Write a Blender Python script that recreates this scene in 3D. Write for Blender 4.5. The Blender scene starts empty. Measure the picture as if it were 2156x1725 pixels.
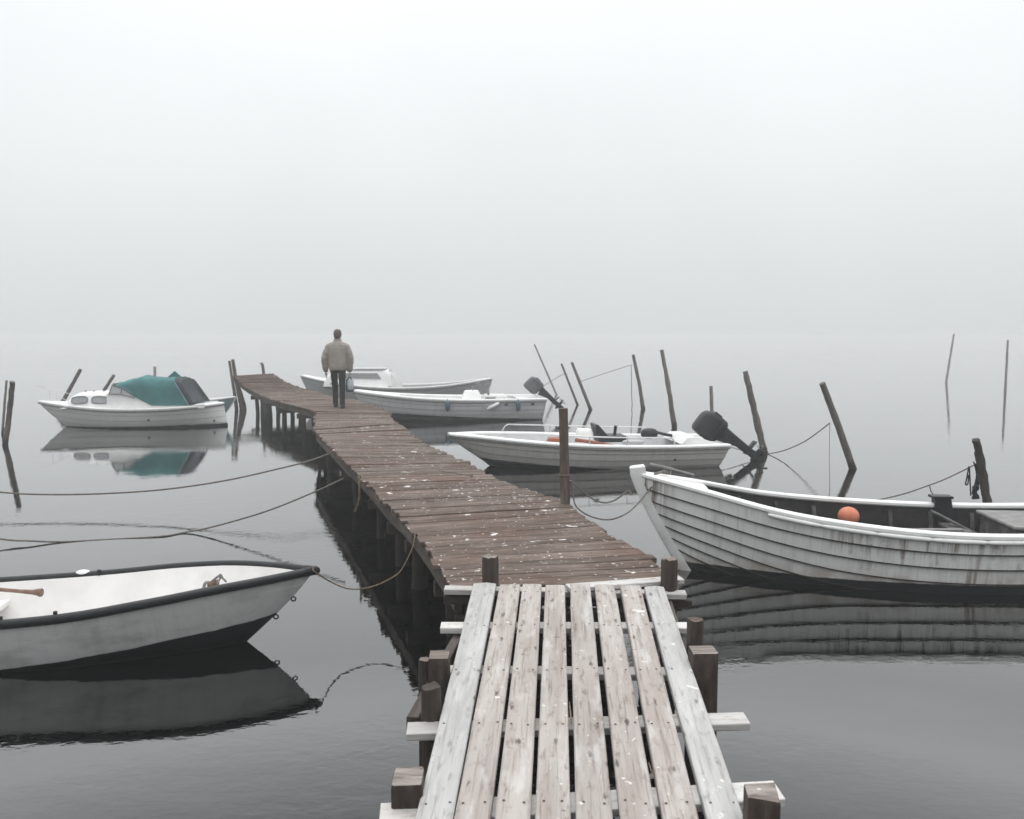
import bpy, bmesh, math, random
from mathutils import Vector, Matrix, noise as mnoise
random.seed(11)
R = math.radians
scene = bpy.context.scene
COL = scene.collection

# ------------------------------------------------------------------ camera
F = 1750.0            # focal length in pixels of a 2156 px wide picture
PITCH = math.atan((862.5 - 710.0) / F)
HW = 2.27             # eye height over the water
cam_d = bpy.data.cameras.new('camera')
cam = bpy.data.objects.new('camera', cam_d)
COL.objects.link(cam)
cam_d.sensor_width = 36.0
cam_d.sensor_fit = 'HORIZONTAL'
cam_d.lens = F / 2156.0 * 36.0
cam_d.clip_start = 0.05
cam_d.clip_end = 5000
cam.location = (0, 0, HW)
cam.rotation_euler = (math.pi / 2 - PITCH, 0, 0)
scene.camera = cam
cam_d.dof.use_dof = True
cam_d.dof.focus_distance = 6.0
cam_d.dof.aperture_fstop = 4.0

# ------------------------------------------------------------------ sky (bright overcast seen through fog)
SUN_EL, SUN_ROT = R(62), R(-12)
world = bpy.data.worlds.new('World')
scene.world = world
world.use_nodes = True
wt = world.node_tree
wt.nodes.clear()
w_out = wt.nodes.new('ShaderNodeOutputWorld')
w_bg = wt.nodes.new('ShaderNodeBackground')
w_bg.inputs['Strength'].default_value = 0.1
w_sky = wt.nodes.new('ShaderNodeTexSky')
w_sky.sky_type = 'NISHITA'
w_sky.sun_disc = False
w_sky.sun_elevation = SUN_EL
w_sky.sun_rotation = SUN_ROT
w_hs = wt.nodes.new('ShaderNodeHueSaturation')
w_hs.inputs['Saturation'].default_value = 0.15
w_hs.inputs['Value'].default_value = 1.0
w_co = wt.nodes.new('ShaderNodeTexCoord')
w_sep = wt.nodes.new('ShaderNodeSeparateXYZ')
w_ramp = wt.nodes.new('ShaderNodeMapRange')      # linear term
w_ramp.inputs['From Min'].default_value = 0
w_ramp.inputs['From Max'].default_value = 1
w_ramp.inputs['To Min'].default_value = 0
w_ramp.inputs['To Max'].default_value = 1
w_curve = wt.nodes.new('ShaderNodeValToRGB')
cr = w_curve.color_ramp
SKY = [(0.0, 6.85, 7.08, 7.15), (0.10, 7.8, 8.05, 8.12), (0.20, 8.9, 9.15, 9.23), (0.28, 9.5, 9.8, 9.9), (0.36, 10.2, 10.6, 10.7),
       (0.42, 14.6, 15.1, 15.3), (0.53, 7.5, 7.8, 8.0), (0.75, 16.0, 16.3, 16.5), (1.0, 26.0, 26.3, 26.5)]  # bright band and dip above the view are shaped for the water's reflections
while len(cr.elements) < len(SKY):
    cr.elements.new(0.5)
for e, (p, r_, g_, b_) in zip(cr.elements, SKY):
    e.position = p
    e.color = (r_, g_, b_, 1)
w_mix = wt.nodes.new('ShaderNodeMix')
w_mix.data_type = 'RGBA'
w_mix.inputs[0].default_value = 0.06
L = wt.links.new
L(w_co.outputs['Generated'], w_sep.inputs[0])
L(w_sep.outputs['Z'], w_ramp.inputs['Value'])
L(w_ramp.outputs[0], w_curve.inputs[0])
L(w_sky.outputs[0], w_hs.inputs['Color'])
# the fog bank is not perfectly even
w_no = wt.nodes.new('ShaderNodeTexNoise')
w_no.inputs['Scale'].default_value = 2.2
w_no.inputs['Detail'].default_value = 3
w_nr = wt.nodes.new('ShaderNodeMapRange')
w_nr.inputs['From Min'].default_value = 0.3
w_nr.inputs['From Max'].default_value = 0.7
w_nr.inputs['To Min'].default_value = 0.965
w_nr.inputs['To Max'].default_value = 1.03
w_nm = wt.nodes.new('ShaderNodeMix')
w_nm.data_type = 'RGBA'
w_nm.blend_type = 'MULTIPLY'
w_nm.inputs[0].default_value = 1.0
L(w_co.outputs['Generated'], w_no.inputs['Vector'])
L(w_no.outputs['Fac'], w_nr.inputs['Value'])
L(w_curve.outputs[0], w_nm.inputs[6])
L(w_nr.outputs[0], w_nm.inputs[7])
L(w_nm.outputs[2], w_mix.inputs[6])
L(w_hs.outputs[0], w_mix.inputs[7])
# the hidden sun is ahead: the sky behind the camera is duller
w_front = wt.nodes.new('ShaderNodeMapRange')
w_front.interpolation_type = 'SMOOTHSTEP'
w_front.inputs['From Min'].default_value = -0.7
w_front.inputs['From Max'].default_value = 0.35
w_front.inputs['To Min'].default_value = 0.95
w_front.inputs['To Max'].default_value = 1.0
w_mul = wt.nodes.new('ShaderNodeMix')
w_mul.data_type = 'RGBA'
w_mul.blend_type = 'MULTIPLY'
w_mul.inputs[0].default_value = 1.0
L(w_sep.outputs['Y'], w_front.inputs['Value'])
L(w_mix.outputs[2], w_mul.inputs[6])
L(w_front.outputs[0], w_mul.inputs[7])
L(w_mul.outputs[2], w_bg.inputs['Color'])
L(w_bg.outputs[0], w_out.inputs['Surface'])

sun_d = bpy.data.lights.new('sun', 'SUN')
sun_d.energy = 0.6
sun_d.angle = R(25)
sun_d.color = (1.0, 0.97, 0.93)
sun = bpy.data.objects.new('sun', sun_d)
COL.objects.link(sun)
sd = Vector((math.sin(SUN_ROT) * math.cos(SUN_EL), math.cos(SUN_ROT) * math.cos(SUN_EL), math.sin(SUN_EL)))
sun.rotation_euler = sd.to_track_quat('Z', 'Y').to_euler()

scene.view_settings.view_transform = 'Standard'
scene.view_settings.look = 'None'
scene.view_settings.exposure = 0.0
scene.view_settings.gamma = 1.0
scene.cycles.volume_bounces = 3
scene.cycles.max_bounces = 8
scene.cycles.diffuse_bounces = 3
scene.cycles.glossy_bounces = 3
scene.cycles.use_denoising = True
scene.cycles.caustics_reflective = False
scene.cycles.caustics_refractive = False

# ------------------------------------------------------------------ measuring the photo: pixel -> place
def ray(u, v):
    dv = -(v - 862.5) / F
    return Vector(((u - 1078.0) / F, math.cos(PITCH) + dv * math.sin(PITCH), -math.sin(PITCH) + dv * math.cos(PITCH)))
def P(u, v, z=None, Y=None):
    d = ray(u, v)
    t = (z - HW) / d.z if Y is None else Y / d.y
    return Vector((0, 0, HW)) + d * t

# ------------------------------------------------------------------ materials
def new_mat(name):
    m = bpy.data.materials.new(name)
    m.use_nodes = True
    nt = m.node_tree
    b = nt.nodes['Principled BSDF']
    b.inputs['Specular IOR Level'].default_value = 0.3
    return m, nt, b
def nd(nt, typ, **kw):
    n = nt.nodes.new(typ)
    for k, v in kw.items():
        if k.startswith('_'):
            setattr(n, k[1:], v)
        else:
            key = int(k[1:]) if k[0] == 'i' and k[1:].isdigit() else k.replace('__', ' ')
            if hasattr(v, 'is_output'):
                nt.links.new(v, n.inputs[key])
            else:
                n.inputs[key].default_value = v
    return n
def mixc(nt, fac, a, b, mode='MIX'):
    n = nt.nodes.new('ShaderNodeMix')
    n.data_type = 'RGBA'
    n.blend_type = mode
    n.clamp_factor = True
    for i, v in ((0, fac), (6, a), (7, b)):
        if hasattr(v, 'is_output'):
            nt.links.new(v, n.inputs[i])
        elif i == 0:
            n.inputs[0].default_value = v
        else:
            n.inputs[i].default_value = (*v, 1) if len(v) == 3 else v
    return n.outputs[2]
def mth(nt, op, a, b=0.0, clamp=False):
    n = nt.nodes.new('ShaderNodeMath')
    n.operation = op
    n.use_clamp = clamp
    for i, v in ((0, a), (1, b)):
        if hasattr(v, 'is_output'):
            nt.links.new(v, n.inputs[i])
        else:
            n.inputs[i].default_value = v
    return n.outputs[0]
def step(nt, x, lo, hi):
    n = nd(nt, 'ShaderNodeMapRange', Value=x)
    n.interpolation_type = 'SMOOTHSTEP'
    n.inputs['From Min'].default_value = lo
    n.inputs['From Max'].default_value = hi
    return n.outputs[0]
def coords(nt, kind='Object', scale=(1, 1, 1), loc=(0, 0, 0)):
    c = nt.nodes.new('ShaderNodeTexCoord')
    m = nt.nodes.new('ShaderNodeMapping')
    m.inputs['Scale'].default_value = scale
    m.inputs['Location'].default_value = loc
    nt.links.new(c.outputs[kind], m.inputs['Vector'])
    return m.outputs[0]
def noise(nt, vec, scale, detail=4, rough=0.55, dist=0.0):
    n = nd(nt, 'ShaderNodeTexNoise', Vector=vec, Scale=scale, Detail=detail, Roughness=rough, Distortion=dist)
    return n.outputs['Fac']

def wood(name, c1, c2, dark, spots=0.0, knots=0.0, patch=None, dark_amt=0.6, rough=0.85, tone_lo=0.72, tone_hi=1.2, wet=None):
    """weathered boards; the UV map runs in metres, u along the grain, v across it"""
    m, nt, b = new_mat(name)
    g1 = noise(nt, coords(nt, 'UV', (2.2, 55, 1)), 1.0, 6, 0.65, 0.15)
    g2 = noise(nt, coords(nt, 'UV', (9, 210, 1)), 1.0, 3, 0.6)
    g3 = noise(nt, coords(nt, 'UV', (1.1, 9, 1)), 1.0, 3, 0.5)
    col = mixc(nt, step(nt, g3, 0.32, 0.68), c1, c2)
    col = mixc(nt, mth(nt, 'MULTIPLY', step(nt, g1, 0.5, 0.72), dark_amt), col, dark)
    col = mixc(nt, mth(nt, 'MULTIPLY', step(nt, g2, 0.55, 0.8), dark_amt * 0.6), col, dark)
    if patch:
        pn = noise(nt, coords(nt, 'Object', (1, 1, 1)), 1.7, 4, 0.6)
        col = mixc(nt, mth(nt, 'MULTIPLY', step(nt, pn, 0.42, 0.66), 0.75), col, patch)
        pn2 = noise(nt, coords(nt, 'Object', (1, 1, 1), (9, 3, 1)), 7.0, 5, 0.65)
        col = mixc(nt, mth(nt, 'MULTIPLY', step(nt, pn2, 0.52, 0.72), 0.55), col, patch)
    tone = nd(nt, 'ShaderNodeAttribute', _attribute_name='tone').outputs['Fac']
    tm = nd(nt, 'ShaderNodeMapRange', Value=tone, **{'To__Min': tone_lo, 'To__Max': tone_hi}).outputs[0]
    tv = nd(nt, 'ShaderNodeCombineColor', Red=tm, Green=tm, Blue=tm).outputs[0]
    col = mixc(nt, 1.0, col, tv, 'MULTIPLY')
    if not knots:
        md = noise(nt, coords(nt, 'UV', (6, 30, 1), (2, 9, 0)), 1.0, 6, 0.7)
        col = mixc(nt, mth(nt, 'MULTIPLY', step(nt, md, 0.48, 0.72), 0.65), col, dark)
        ml = noise(nt, coords(nt, 'UV', (4, 24, 1), (7, 3, 0)), 1.0, 5, 0.65)
        col = mixc(nt, mth(nt, 'MULTIPLY', step(nt, ml, 0.5, 0.74), 0.55), col, tuple(min(1, x * 1.55) for x in c2))
    if knots:
        vo = nd(nt, 'ShaderNodeTexVoronoi', _voronoi_dimensions='2D', Vector=coords(nt, 'UV', (3.4, 9.5, 1)), Scale=1.0)
        ds = mth(nt, 'ADD', vo.outputs['Distance'], mth(nt, 'MULTIPLY', mth(nt, 'SUBTRACT', noise(nt, coords(nt, 'UV', (16, 50, 1)), 1.0, 4, 0.65), 0.5), 0.42))
        keep = step(nt, nd(nt, 'ShaderNodeSeparateColor', Color=vo.outputs['Color']).outputs[0], 1 - knots - 0.02, 1 - knots)
        ring = mth(nt, 'MULTIPLY', mth(nt, 'SUBTRACT', 1.0, step(nt, ds, 0.0, 0.12)), keep)
        col = mixc(nt, mth(nt, 'MULTIPLY', ring, 0.8), col, (dark[0] * 0.45, dark[1] * 0.4, dark[2] * 0.36))
        mo = noise(nt, coords(nt, 'UV', (9, 26, 1), (2, 9, 0)), 1.0, 5, 0.68)
        col = mixc(nt, mth(nt, 'MULTIPLY', step(nt, mo, 0.52, 0.72), 0.62), col, (dark[0] * 1.2, dark[1] * 1.15, dark[2] * 1.1))
        mo2 = noise(nt, coords(nt, 'UV', (3, 11, 1), (5, 1, 0)), 1.0, 4, 0.6)
        col = mixc(nt, mth(nt, 'MULTIPLY', step(nt, mo2, 0.52, 0.7), 0.45), col, (0.62, 0.61, 0.60))
        ck = noise(nt, coords(nt, 'UV', (30, 14, 1), (3, 7, 0)), 1.0, 3, 0.55, 0.8)
        ck2 = noise(nt, coords(nt, 'UV', (2, 5, 1), (1, 2, 0)), 1.0, 2, 0.5)
        crk = mth(nt, 'MULTIPLY', step(nt, ck, 0.66, 0.72), step(nt, ck2, 0.5, 0.62))
        col = mixc(nt, mth(nt, 'MULTIPLY', crk, 0.6), col, (dark[0] * 0.5, dark[1] * 0.45, dark[2] * 0.42))
    if spots:
        s1 = noise(nt, coords(nt, 'Object', (1, 1.0, 1), (2, 5, 0)), 8.5, 3, 0.55, 0.25)
        s2 = noise(nt, coords(nt, 'Object', (1, 1.0, 1), (7, 1, 4)), 24.0, 3, 0.55, 0.2)
        clus = mth(nt, 'MULTIPLY', mth(nt, 'SUBTRACT', noise(nt, coords(nt, 'Object', (1, 1, 1), (5, 5, 1)), 0.9, 2), 0.5), 0.16)
        s1 = mth(nt, 'ADD', s1, clus)
        s2 = mth(nt, 'ADD', s2, clus)
        f1 = mth(nt, 'MULTIPLY', step(nt, s1, 0.745 - 0.02 * spots, 0.80 - 0.02 * spots), 0.9)
        f2 = step(nt, s2, 0.725 - 0.02 * spots, 0.79 - 0.02 * spots)
        geo = nd(nt, 'ShaderNodeNewGeometry')
        up = step(nt, nd(nt, 'ShaderNodeSeparateXYZ', Vector=geo.outputs['Normal']).outputs[2], 0.5, 0.8)
        f = mth(nt, 'MULTIPLY', mth(nt, 'MAXIMUM', f1, mth(nt, 'MULTIPLY', f2, 0.8)), up)
        col = mixc(nt, f, col, (0.72, 0.70, 0.67))
    if wet:
        oz = nd(nt, 'ShaderNodeSeparateXYZ', Vector=coords(nt, 'Object')).outputs[2]
        wob = mth(nt, 'MULTIPLY', mth(nt, 'SUBTRACT', noise(nt, coords(nt, 'Object'), 6.0, 3), 0.5), 0.12)
        wf = mth(nt, 'SUBTRACT', 1.0, step(nt, mth(nt, 'ADD', oz, wob), wet[0], wet[1]))
        col = mixc(nt, mth(nt, 'MULTIPLY', wf, 0.9), col, (0.022, 0.021, 0.018))
    nt.links.new(col, b.inputs['Base Color'])
    b.inputs['Roughness'].default_value = rough
    bp = nd(nt, 'ShaderNodeBump', Strength=0.6, Distance=0.010, Height=mth(nt, 'ADD', g1, mth(nt, 'MULTIPLY', g2, 0.5)))
    nt.links.new(bp.outputs[0], b.inputs['Normal'])
    return m

def plain(name, c, rough=0.5, var=0.15, metal=0.0, scale=6.0, dirt=None, dirt_amt=0.4, bump=0.0, spec=0.3):
    m, nt, b = new_mat(name)
    n1 = noise(nt, coords(nt), scale, 5, 0.6)
    lo = tuple(x * (1 - var) for x in c)
    hi = tuple(min(1, x * (1 + var)) for x in c)
    col = mixc(nt, step(nt, n1, 0.3, 0.7), lo, hi)
    if dirt:
        n2 = noise(nt, coords(nt, 'Object', (1, 1, 1), (4, 2, 8)), scale * 0.45, 6, 0.65)
        col = mixc(nt, mth(nt, 'MULTIPLY', step(nt, n2, 0.5, 0.72), dirt_amt), col, dirt)
    nt.links.new(col, b.inputs['Base Color'])
    b.inputs['Roughness'].default_value = rough
    b.inputs['Metallic'].default_value = metal
    b.inputs['Specular IOR Level'].default_value = spec
    if bump:
        bp = nd(nt, 'ShaderNodeBump', Strength=0.5, Distance=bump, Height=noise(nt, coords(nt), scale * 4, 4))
        nt.links.new(bp.outputs[0], b.inputs['Normal'])
    return m

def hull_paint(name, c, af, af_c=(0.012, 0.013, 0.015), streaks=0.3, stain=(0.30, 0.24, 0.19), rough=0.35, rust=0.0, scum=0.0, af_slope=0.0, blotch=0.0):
    """boat paint: antifouling colour below height af, run-off streaks above it"""
    m, nt, b = new_mat(name)
    oc = coords(nt)
    st = noise(nt, coords(nt, 'Object', (9, 3, 0.7)), 1.0, 5, 0.62)
    st2 = noise(nt, coords(nt, 'Object', (34, 6, 1.6)), 1.0, 4, 0.6)
    cl = noise(nt, oc, 2.2, 5, 0.6)
    col = mixc(nt, mth(nt, 'MULTIPLY', step(nt, st, 0.45, 0.75), streaks), c, stain)
    col = mixc(nt, mth(nt, 'MULTIPLY', step(nt, st2, 0.52, 0.72), streaks * 0.7), col, stain)
    col = mixc(nt, mth(nt, 'MULTIPLY', step(nt, cl, 0.45, 0.7), 0.12 + streaks * 0.2), col, tuple(x * 0.75 for x in c))
    if blotch:
        bl = noise(nt, coords(nt, 'Object', (1.3, 1.3, 3.0), (1, 6, 2)), 1.4, 5, 0.62)
        col = mixc(nt, mth(nt, 'MULTIPLY', step(nt, bl, 0.47, 0.68), blotch), col, tuple(x * 0.4 for x in stain))
    sp = nd(nt, 'ShaderNodeSeparateXYZ', Vector=oc)
    z, x = sp.outputs[2], sp.outputs[0]
    if rust:
        rn = noise(nt, coords(nt, 'Object', (18, 5, 1.1), (3, 0, 0)), 1.0, 4, 0.65)
        near = mth(nt, 'SUBTRACT', 1.0, step(nt, x, 0.12, 0.4))
        mid = mth(nt, 'MULTIPLY', step(nt, x, 1.5, 2.0), mth(nt, 'SUBTRACT', 1.0, step(nt, x, 2.6, 4.6)))
        where = mth(nt, 'MAXIMUM', near, mth(nt, 'MULTIPLY', mid, 0.85))
        uneven = noise(nt, coords(nt, 'Object', (2.4, 1.0, 2.6), (0, 4, 3)), 1.0, 4, 0.6)
        where = mth(nt, 'MULTIPLY', where, step(nt, mth(nt, 'ADD', uneven, mth(nt, 'MULTIPLY', mth(nt, 'SUBTRACT', z, 0.45), 0.35)), 0.34, 0.54))
        col = mixc(nt, mth(nt, 'MULTIPLY', mth(nt, 'MULTIPLY', step(nt, rn, 0.44, 0.62), where), rust), col, (0.12, 0.078, 0.058))
    if scum:
        sc = mth(nt, 'SUBTRACT', 1.0, step(nt, z, af, af + 0.16))
        sn = mth(nt, 'MULTIPLY', sc, step(nt, noise(nt, coords(nt, 'Object', (2, 2, 4)), 2.0, 4), 0.25, 0.7))
        col = mixc(nt, mth(nt, 'MULTIPLY', sn, scum), col, (0.33, 0.25, 0.20))
    wob = mth(nt, 'MULTIPLY', mth(nt, 'SUBTRACT', noise(nt, oc, 5.0, 3), 0.5), 0.03)
    zz = mth(nt, 'ADD', z, wob)
    if af_slope:
        zz = mth(nt, 'ADD', zz, mth(nt, 'MULTIPLY', x, af_slope))
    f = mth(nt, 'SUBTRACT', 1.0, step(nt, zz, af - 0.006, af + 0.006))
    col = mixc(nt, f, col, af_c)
    nt.links.new(col, b.inputs['Base Color'])
    b.inputs['Roughness'].default_value = rough
    bp = nd(nt, 'ShaderNodeBump', Strength=0.35, Distance=0.004, Height=noise(nt, coords(nt, 'Object', (3, 3, 9)), 3.0, 4))
    nt.links.new(bp.outputs[0], b.inputs['Normal'])
    return m

M = {}
M['gang'] = wood('bleached_boards', (0.365, 0.322, 0.295), (0.475, 0.440, 0.412), (0.115, 0.085, 0.068), spots=2.4, knots=0.5, dark_amt=0.62, tone_lo=0.84, tone_hi=1.08)
M['gang_grey'] = wood('silver_boards', (0.395, 0.39, 0.38), (0.50, 0.495, 0.485), (0.17, 0.15, 0.14), spots=2.0, knots=0.4, dark_amt=0.55, tone_lo=0.86, tone_hi=1.08)
M['joist'] = wood('pale_joists', (0.53, 0.51, 0.49), (0.66, 0.65, 0.635), (0.24, 0.20, 0.17), spots=0.8, knots=0.2, dark_amt=0.4, tone_lo=0.8, tone_hi=1.08)
M['deck'] = wood('brown_boards', (0.102, 0.072, 0.057), (0.195, 0.154, 0.131), (0.020, 0.013, 0.010), spots=4.0, patch=(0.102, 0.060, 0.044), dark_amt=0.95, tone_lo=0.74, tone_hi=1.2)
M['edge'] = wood('grey_edge_board', (0.055, 0.045, 0.040), (0.13, 0.112, 0.10), (0.09, 0.07, 0.06), dark_amt=0.6)
M['pile'] = wood('dark_pile', (0.045, 0.035, 0.029), (0.07, 0.057, 0.048), (0.03, 0.024, 0.02), dark_amt=0.7, wet=(0.12, 0.3))
M['post'] = wood('brown_post', (0.040, 0.029, 0.024), (0.105, 0.080, 0.066), (0.008, 0.006, 0.005), dark_amt=0.75, spots=0.0, wet=(0.10, 0.30))
M['post_top'] = wood('end_grain', (0.19, 0.158, 0.14), (0.36, 0.32, 0.295), (0.04, 0.03, 0.025), dark_amt=0.9, spots=0.9)
M['pole'] = wood('grey_pole', (0.125, 0.108, 0.095), (0.20, 0.178, 0.158), (0.05, 0.042, 0.036), dark_amt=0.7, wet=(0.05, 0.22))
M['pole_pale'] = wood('fog_faded_pole', (0.26, 0.245, 0.235), (0.34, 0.325, 0.31), (0.16, 0.15, 0.14), dark_amt=0.5)  # for distant poles: the fog's fade is put into the wood colour
M['pole_dark'] = wood('dark_pole', (0.055, 0.048, 0.042), (0.085, 0.074, 0.066), (0.02, 0.018, 0.016), dark_amt=0.7, wet=(0.05, 0.2))
M['rustpost'] = wood('rusty_post', (0.105, 0.082, 0.070), (0.18, 0.145, 0.125), (0.035, 0.026, 0.022), dark_amt=0.8, patch=(0.105, 0.068, 0.052))
M['nail'] = plain('rusty_nail', (0.06, 0.042, 0.035), 0.8, 0.2)
M['twig'] = plain('twig_bark', (0.12, 0.085, 0.07), 0.9, 0.3)
M['rope'] = plain('grey_rope', (0.16, 0.145, 0.13), 0.95, 0.3, scale=40)
M['rope_tan'] = plain('tan_rope', (0.17, 0.125, 0.09), 0.95, 0.4, scale=40)
M['rope_teal'] = plain('teal_rope', (0.05, 0.13, 0.16), 0.9, 0.2, scale=30)
M['white'] = plain('white_gelcoat', (0.74, 0.74, 0.73), 0.3, 0.05, dirt=(0.45, 0.42, 0.39), dirt_amt=0.3)
M['white_bright'] = plain('bright_white_paint', (0.84, 0.84, 0.83), 0.4, 0.04, dirt=(0.62, 0.58, 0.55), dirt_amt=0.35)
M['white_worn'] = plain('worn_white_paint', (0.80, 0.80, 0.79), 0.5, 0.06, dirt=(0.48, 0.41, 0.36), dirt_amt=0.5, scale=5, bump=0.003)
M['liner'] = plain('white_liner', (0.77, 0.755, 0.74), 0.45, 0.05, dirt=(0.50, 0.45, 0.41), dirt_amt=0.35, scale=4)
M['liner_grey'] = plain('grey_liner', (0.56, 0.565, 0.57), 0.5, 0.08, dirt=(0.36, 0.34, 0.32), dirt_amt=0.4)
M['tar'] = plain('tarred_inside', (0.020, 0.019, 0.018), 0.8, 0.4, scale=9, dirt=(0.05, 0.047, 0.044), dirt_amt=0.5, bump=0.004)
M['tar_wood'] = plain('worn_grey_frame', (0.075, 0.072, 0.072), 0.8, 0.4, scale=14, dirt=(0.20, 0.195, 0.19), dirt_amt=0.55)
M['grey_metal'] = plain('dull_grey_metal', (0.20, 0.195, 0.19), 0.5, 0.2, scale=10)
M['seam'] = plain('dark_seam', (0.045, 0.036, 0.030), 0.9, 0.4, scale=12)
M['seam_grey'] = plain('grey_seam', (0.22, 0.21, 0.20), 0.8, 0.2, scale=12)
M['rubber'] = plain('black_rubber', (0.012, 0.014, 0.016), 0.45, 0.25, scale=9)
M['steel'] = plain('stainless_tube', (0.62, 0.62, 0.62), 0.3, 0.05, metal=0.8)
M['glass'] = plain('dark_glass', (0.16, 0.165, 0.17), 0.08, 0.1, spec=0.6)
M['glass_pale'] = plain('pale_glass', (0.30, 0.31, 0.32), 0.1, 0.1, spec=0.6)
M['teal'] = plain('teal_canvas', (0.050, 0.168, 0.172), 0.85, 0.14, scale=3, dirt=(0.09, 0.235, 0.235), dirt_amt=0.5, bump=0.004)
M['slate'] = plain('slate_canvas', (0.045, 0.055, 0.065), 0.8, 0.15, scale=4)
M['teal_hull'] = plain('pale_teal_hull', (0.22, 0.33, 0.35), 0.45, 0.1, scale=3)
M['black'] = plain('black_paint', (0.016, 0.018, 0.020), 0.42, 0.2, scale=7)
M['cowl'] = plain('charcoal_cowl', (0.014, 0.016, 0.019), 0.5, 0.3, scale=4, dirt=(0.035, 0.04, 0.044), dirt_amt=0.5)
M['cowl_grey'] = plain('stained_grey_cowl', (0.10, 0.105, 0.11), 0.6, 0.3, scale=5, dirt=(0.55, 0.55, 0.55), dirt_amt=0.75)
M['orange'] = plain('orange_plastic', (0.30, 0.105, 0.06), 0.6, 0.12, scale=8, dirt=(0.17, 0.075, 0.05), dirt_amt=0.5)
M['buoy'] = plain('faded_orange_vinyl', (0.60, 0.200, 0.115), 0.5, 0.1, scale=8, dirt=(0.36, 0.16, 0.11), dirt_amt=0.6)
M['fender'] = plain('blue_grey_fender', (0.06, 0.115, 0.15), 0.5, 0.15, scale=8)
M['grey_hull'] = plain('grey_hull', (0.42, 0.43, 0.43), 0.5, 0.1, scale=3)
M['oar'] = plain('varnished_oar', (0.20, 0.125, 0.095), 0.6, 0.3, scale=14)
M['skin'] = plain('skin', (0.42, 0.26, 0.20), 0.6, 0.08)
M['jacket'] = plain('beige_jacket', (0.33, 0.295, 0.262), 0.9, 0.12, scale=7, dirt=(0.22, 0.19, 0.168), dirt_amt=0.6, bump=0.01)
M['jacket_dark'] = plain('brown_cuff', (0.13, 0.10, 0.085), 0.9, 0.15, scale=9)
M['trousers'] = plain('charcoal_trousers', (0.014, 0.015, 0.017), 0.9, 0.2, scale=8, bump=0.006)
M['shoe'] = plain('dark_shoe', (0.018, 0.016, 0.015), 0.6, 0.2)
M['cap'] = plain('brown_cap', (0.115, 0.085, 0.072), 0.95, 0.2, scale=30, bump=0.004)
M['bag'] = plain('pale_blue_bag', (0.42, 0.48, 0.52), 0.7, 0.1)
M['bag_dark'] = plain('dark_bag_trim', (0.04, 0.04, 0.042), 0.8, 0.2)
M['clinker'] = hull_paint('worn_white_clinker', (0.78, 0.78, 0.77), 0.085, streaks=0.4, stain=(0.30, 0.27, 0.245), rust=1.0, scum=0.75, rough=0.55)
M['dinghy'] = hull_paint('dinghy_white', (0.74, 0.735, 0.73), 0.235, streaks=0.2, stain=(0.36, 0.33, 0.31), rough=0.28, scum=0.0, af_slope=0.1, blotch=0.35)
M['mid_hull'] = hull_paint('runabout_white', (0.82, 0.785, 0.755), 0.20, streaks=0.22, stain=(0.40, 0.36, 0.33), rough=0.35, af_slope=0.07)
M['fend_hull'] = hull_paint('launch_white', (0.82, 0.83, 0.84), 0.27, streaks=0.18, rough=0.35, af_slope=0.05)
M['cab_hull'] = hull_paint('cruiser_white', (0.86, 0.86, 0.85), 0.015, streaks=0.06, rough=0.3, scum=0.25, af_slope=-0.012)
M['far_hull'] = hull_paint('double_ender_grey', (0.50, 0.52, 0.52), 0.05, streaks=0.15, rough=0.4)
M['teal_paint'] = hull_paint('teal_dinghy_paint', (0.20, 0.31, 0.33), 0.02, streaks=0.15, rough=0.4)

# water: dark, mirror-like, faint ripples that grow in patches
def water_mat():
    m, nt, b = new_mat('still_water')
    b.inputs['Base Color'].default_value = (0.0022, 0.0026, 0.0026, 1)
    b.inputs['Roughness'].default_value = 0.015
    b.inputs['IOR'].default_value = 1.6
    b.inputs['Coat Weight'].default_value = 0.6
    b.inputs['Coat IOR'].default_value = 1.6
    b.inputs['Coat Roughness'].default_value = 0.01
    b.inputs['Specular IOR Level'].default_value = 0.5
    a = noise(nt, coords(nt, 'Object', (1.0, 1.6, 1)), 7.5, 3, 0.55, 0.3)
    c = noise(nt, coords(nt, 'Object', (1.0, 1.3, 1), (3, 4, 0)), 0.9, 2, 0.5)
    d = noise(nt, coords(nt, 'Object', (1.0, 1.5, 1), (8, 1, 0)), 19.0, 2, 0.5)
    patch = step(nt, noise(nt, coords(nt, 'Object', (1, 1, 1), (1, 7, 0)), 0.22, 3, 0.5), 0.44, 0.68)
    patch = mth(nt, 'ADD', mth(nt, 'MULTIPLY', patch, 1.3), 0.3)
    h = mth(nt, 'MULTIPLY', mth(nt, 'ADD', mth(nt, 'MULTIPLY', a, 1.0), mth(nt, 'MULTIPLY', d, 0.22)), patch)
    h = mth(nt, 'ADD', h, mth(nt, 'MULTIPLY', c, 1.6))
    bp = nd(nt, 'ShaderNodeBump', Strength=1.0, Distance=0.0016, Height=h)
    nt.links.new(bp.outputs[0], b.inputs['Normal'])
    nt.links.new(bp.outputs[0], b.inputs['Coat Normal'])
    return m
M['water'] = water_mat()

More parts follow.
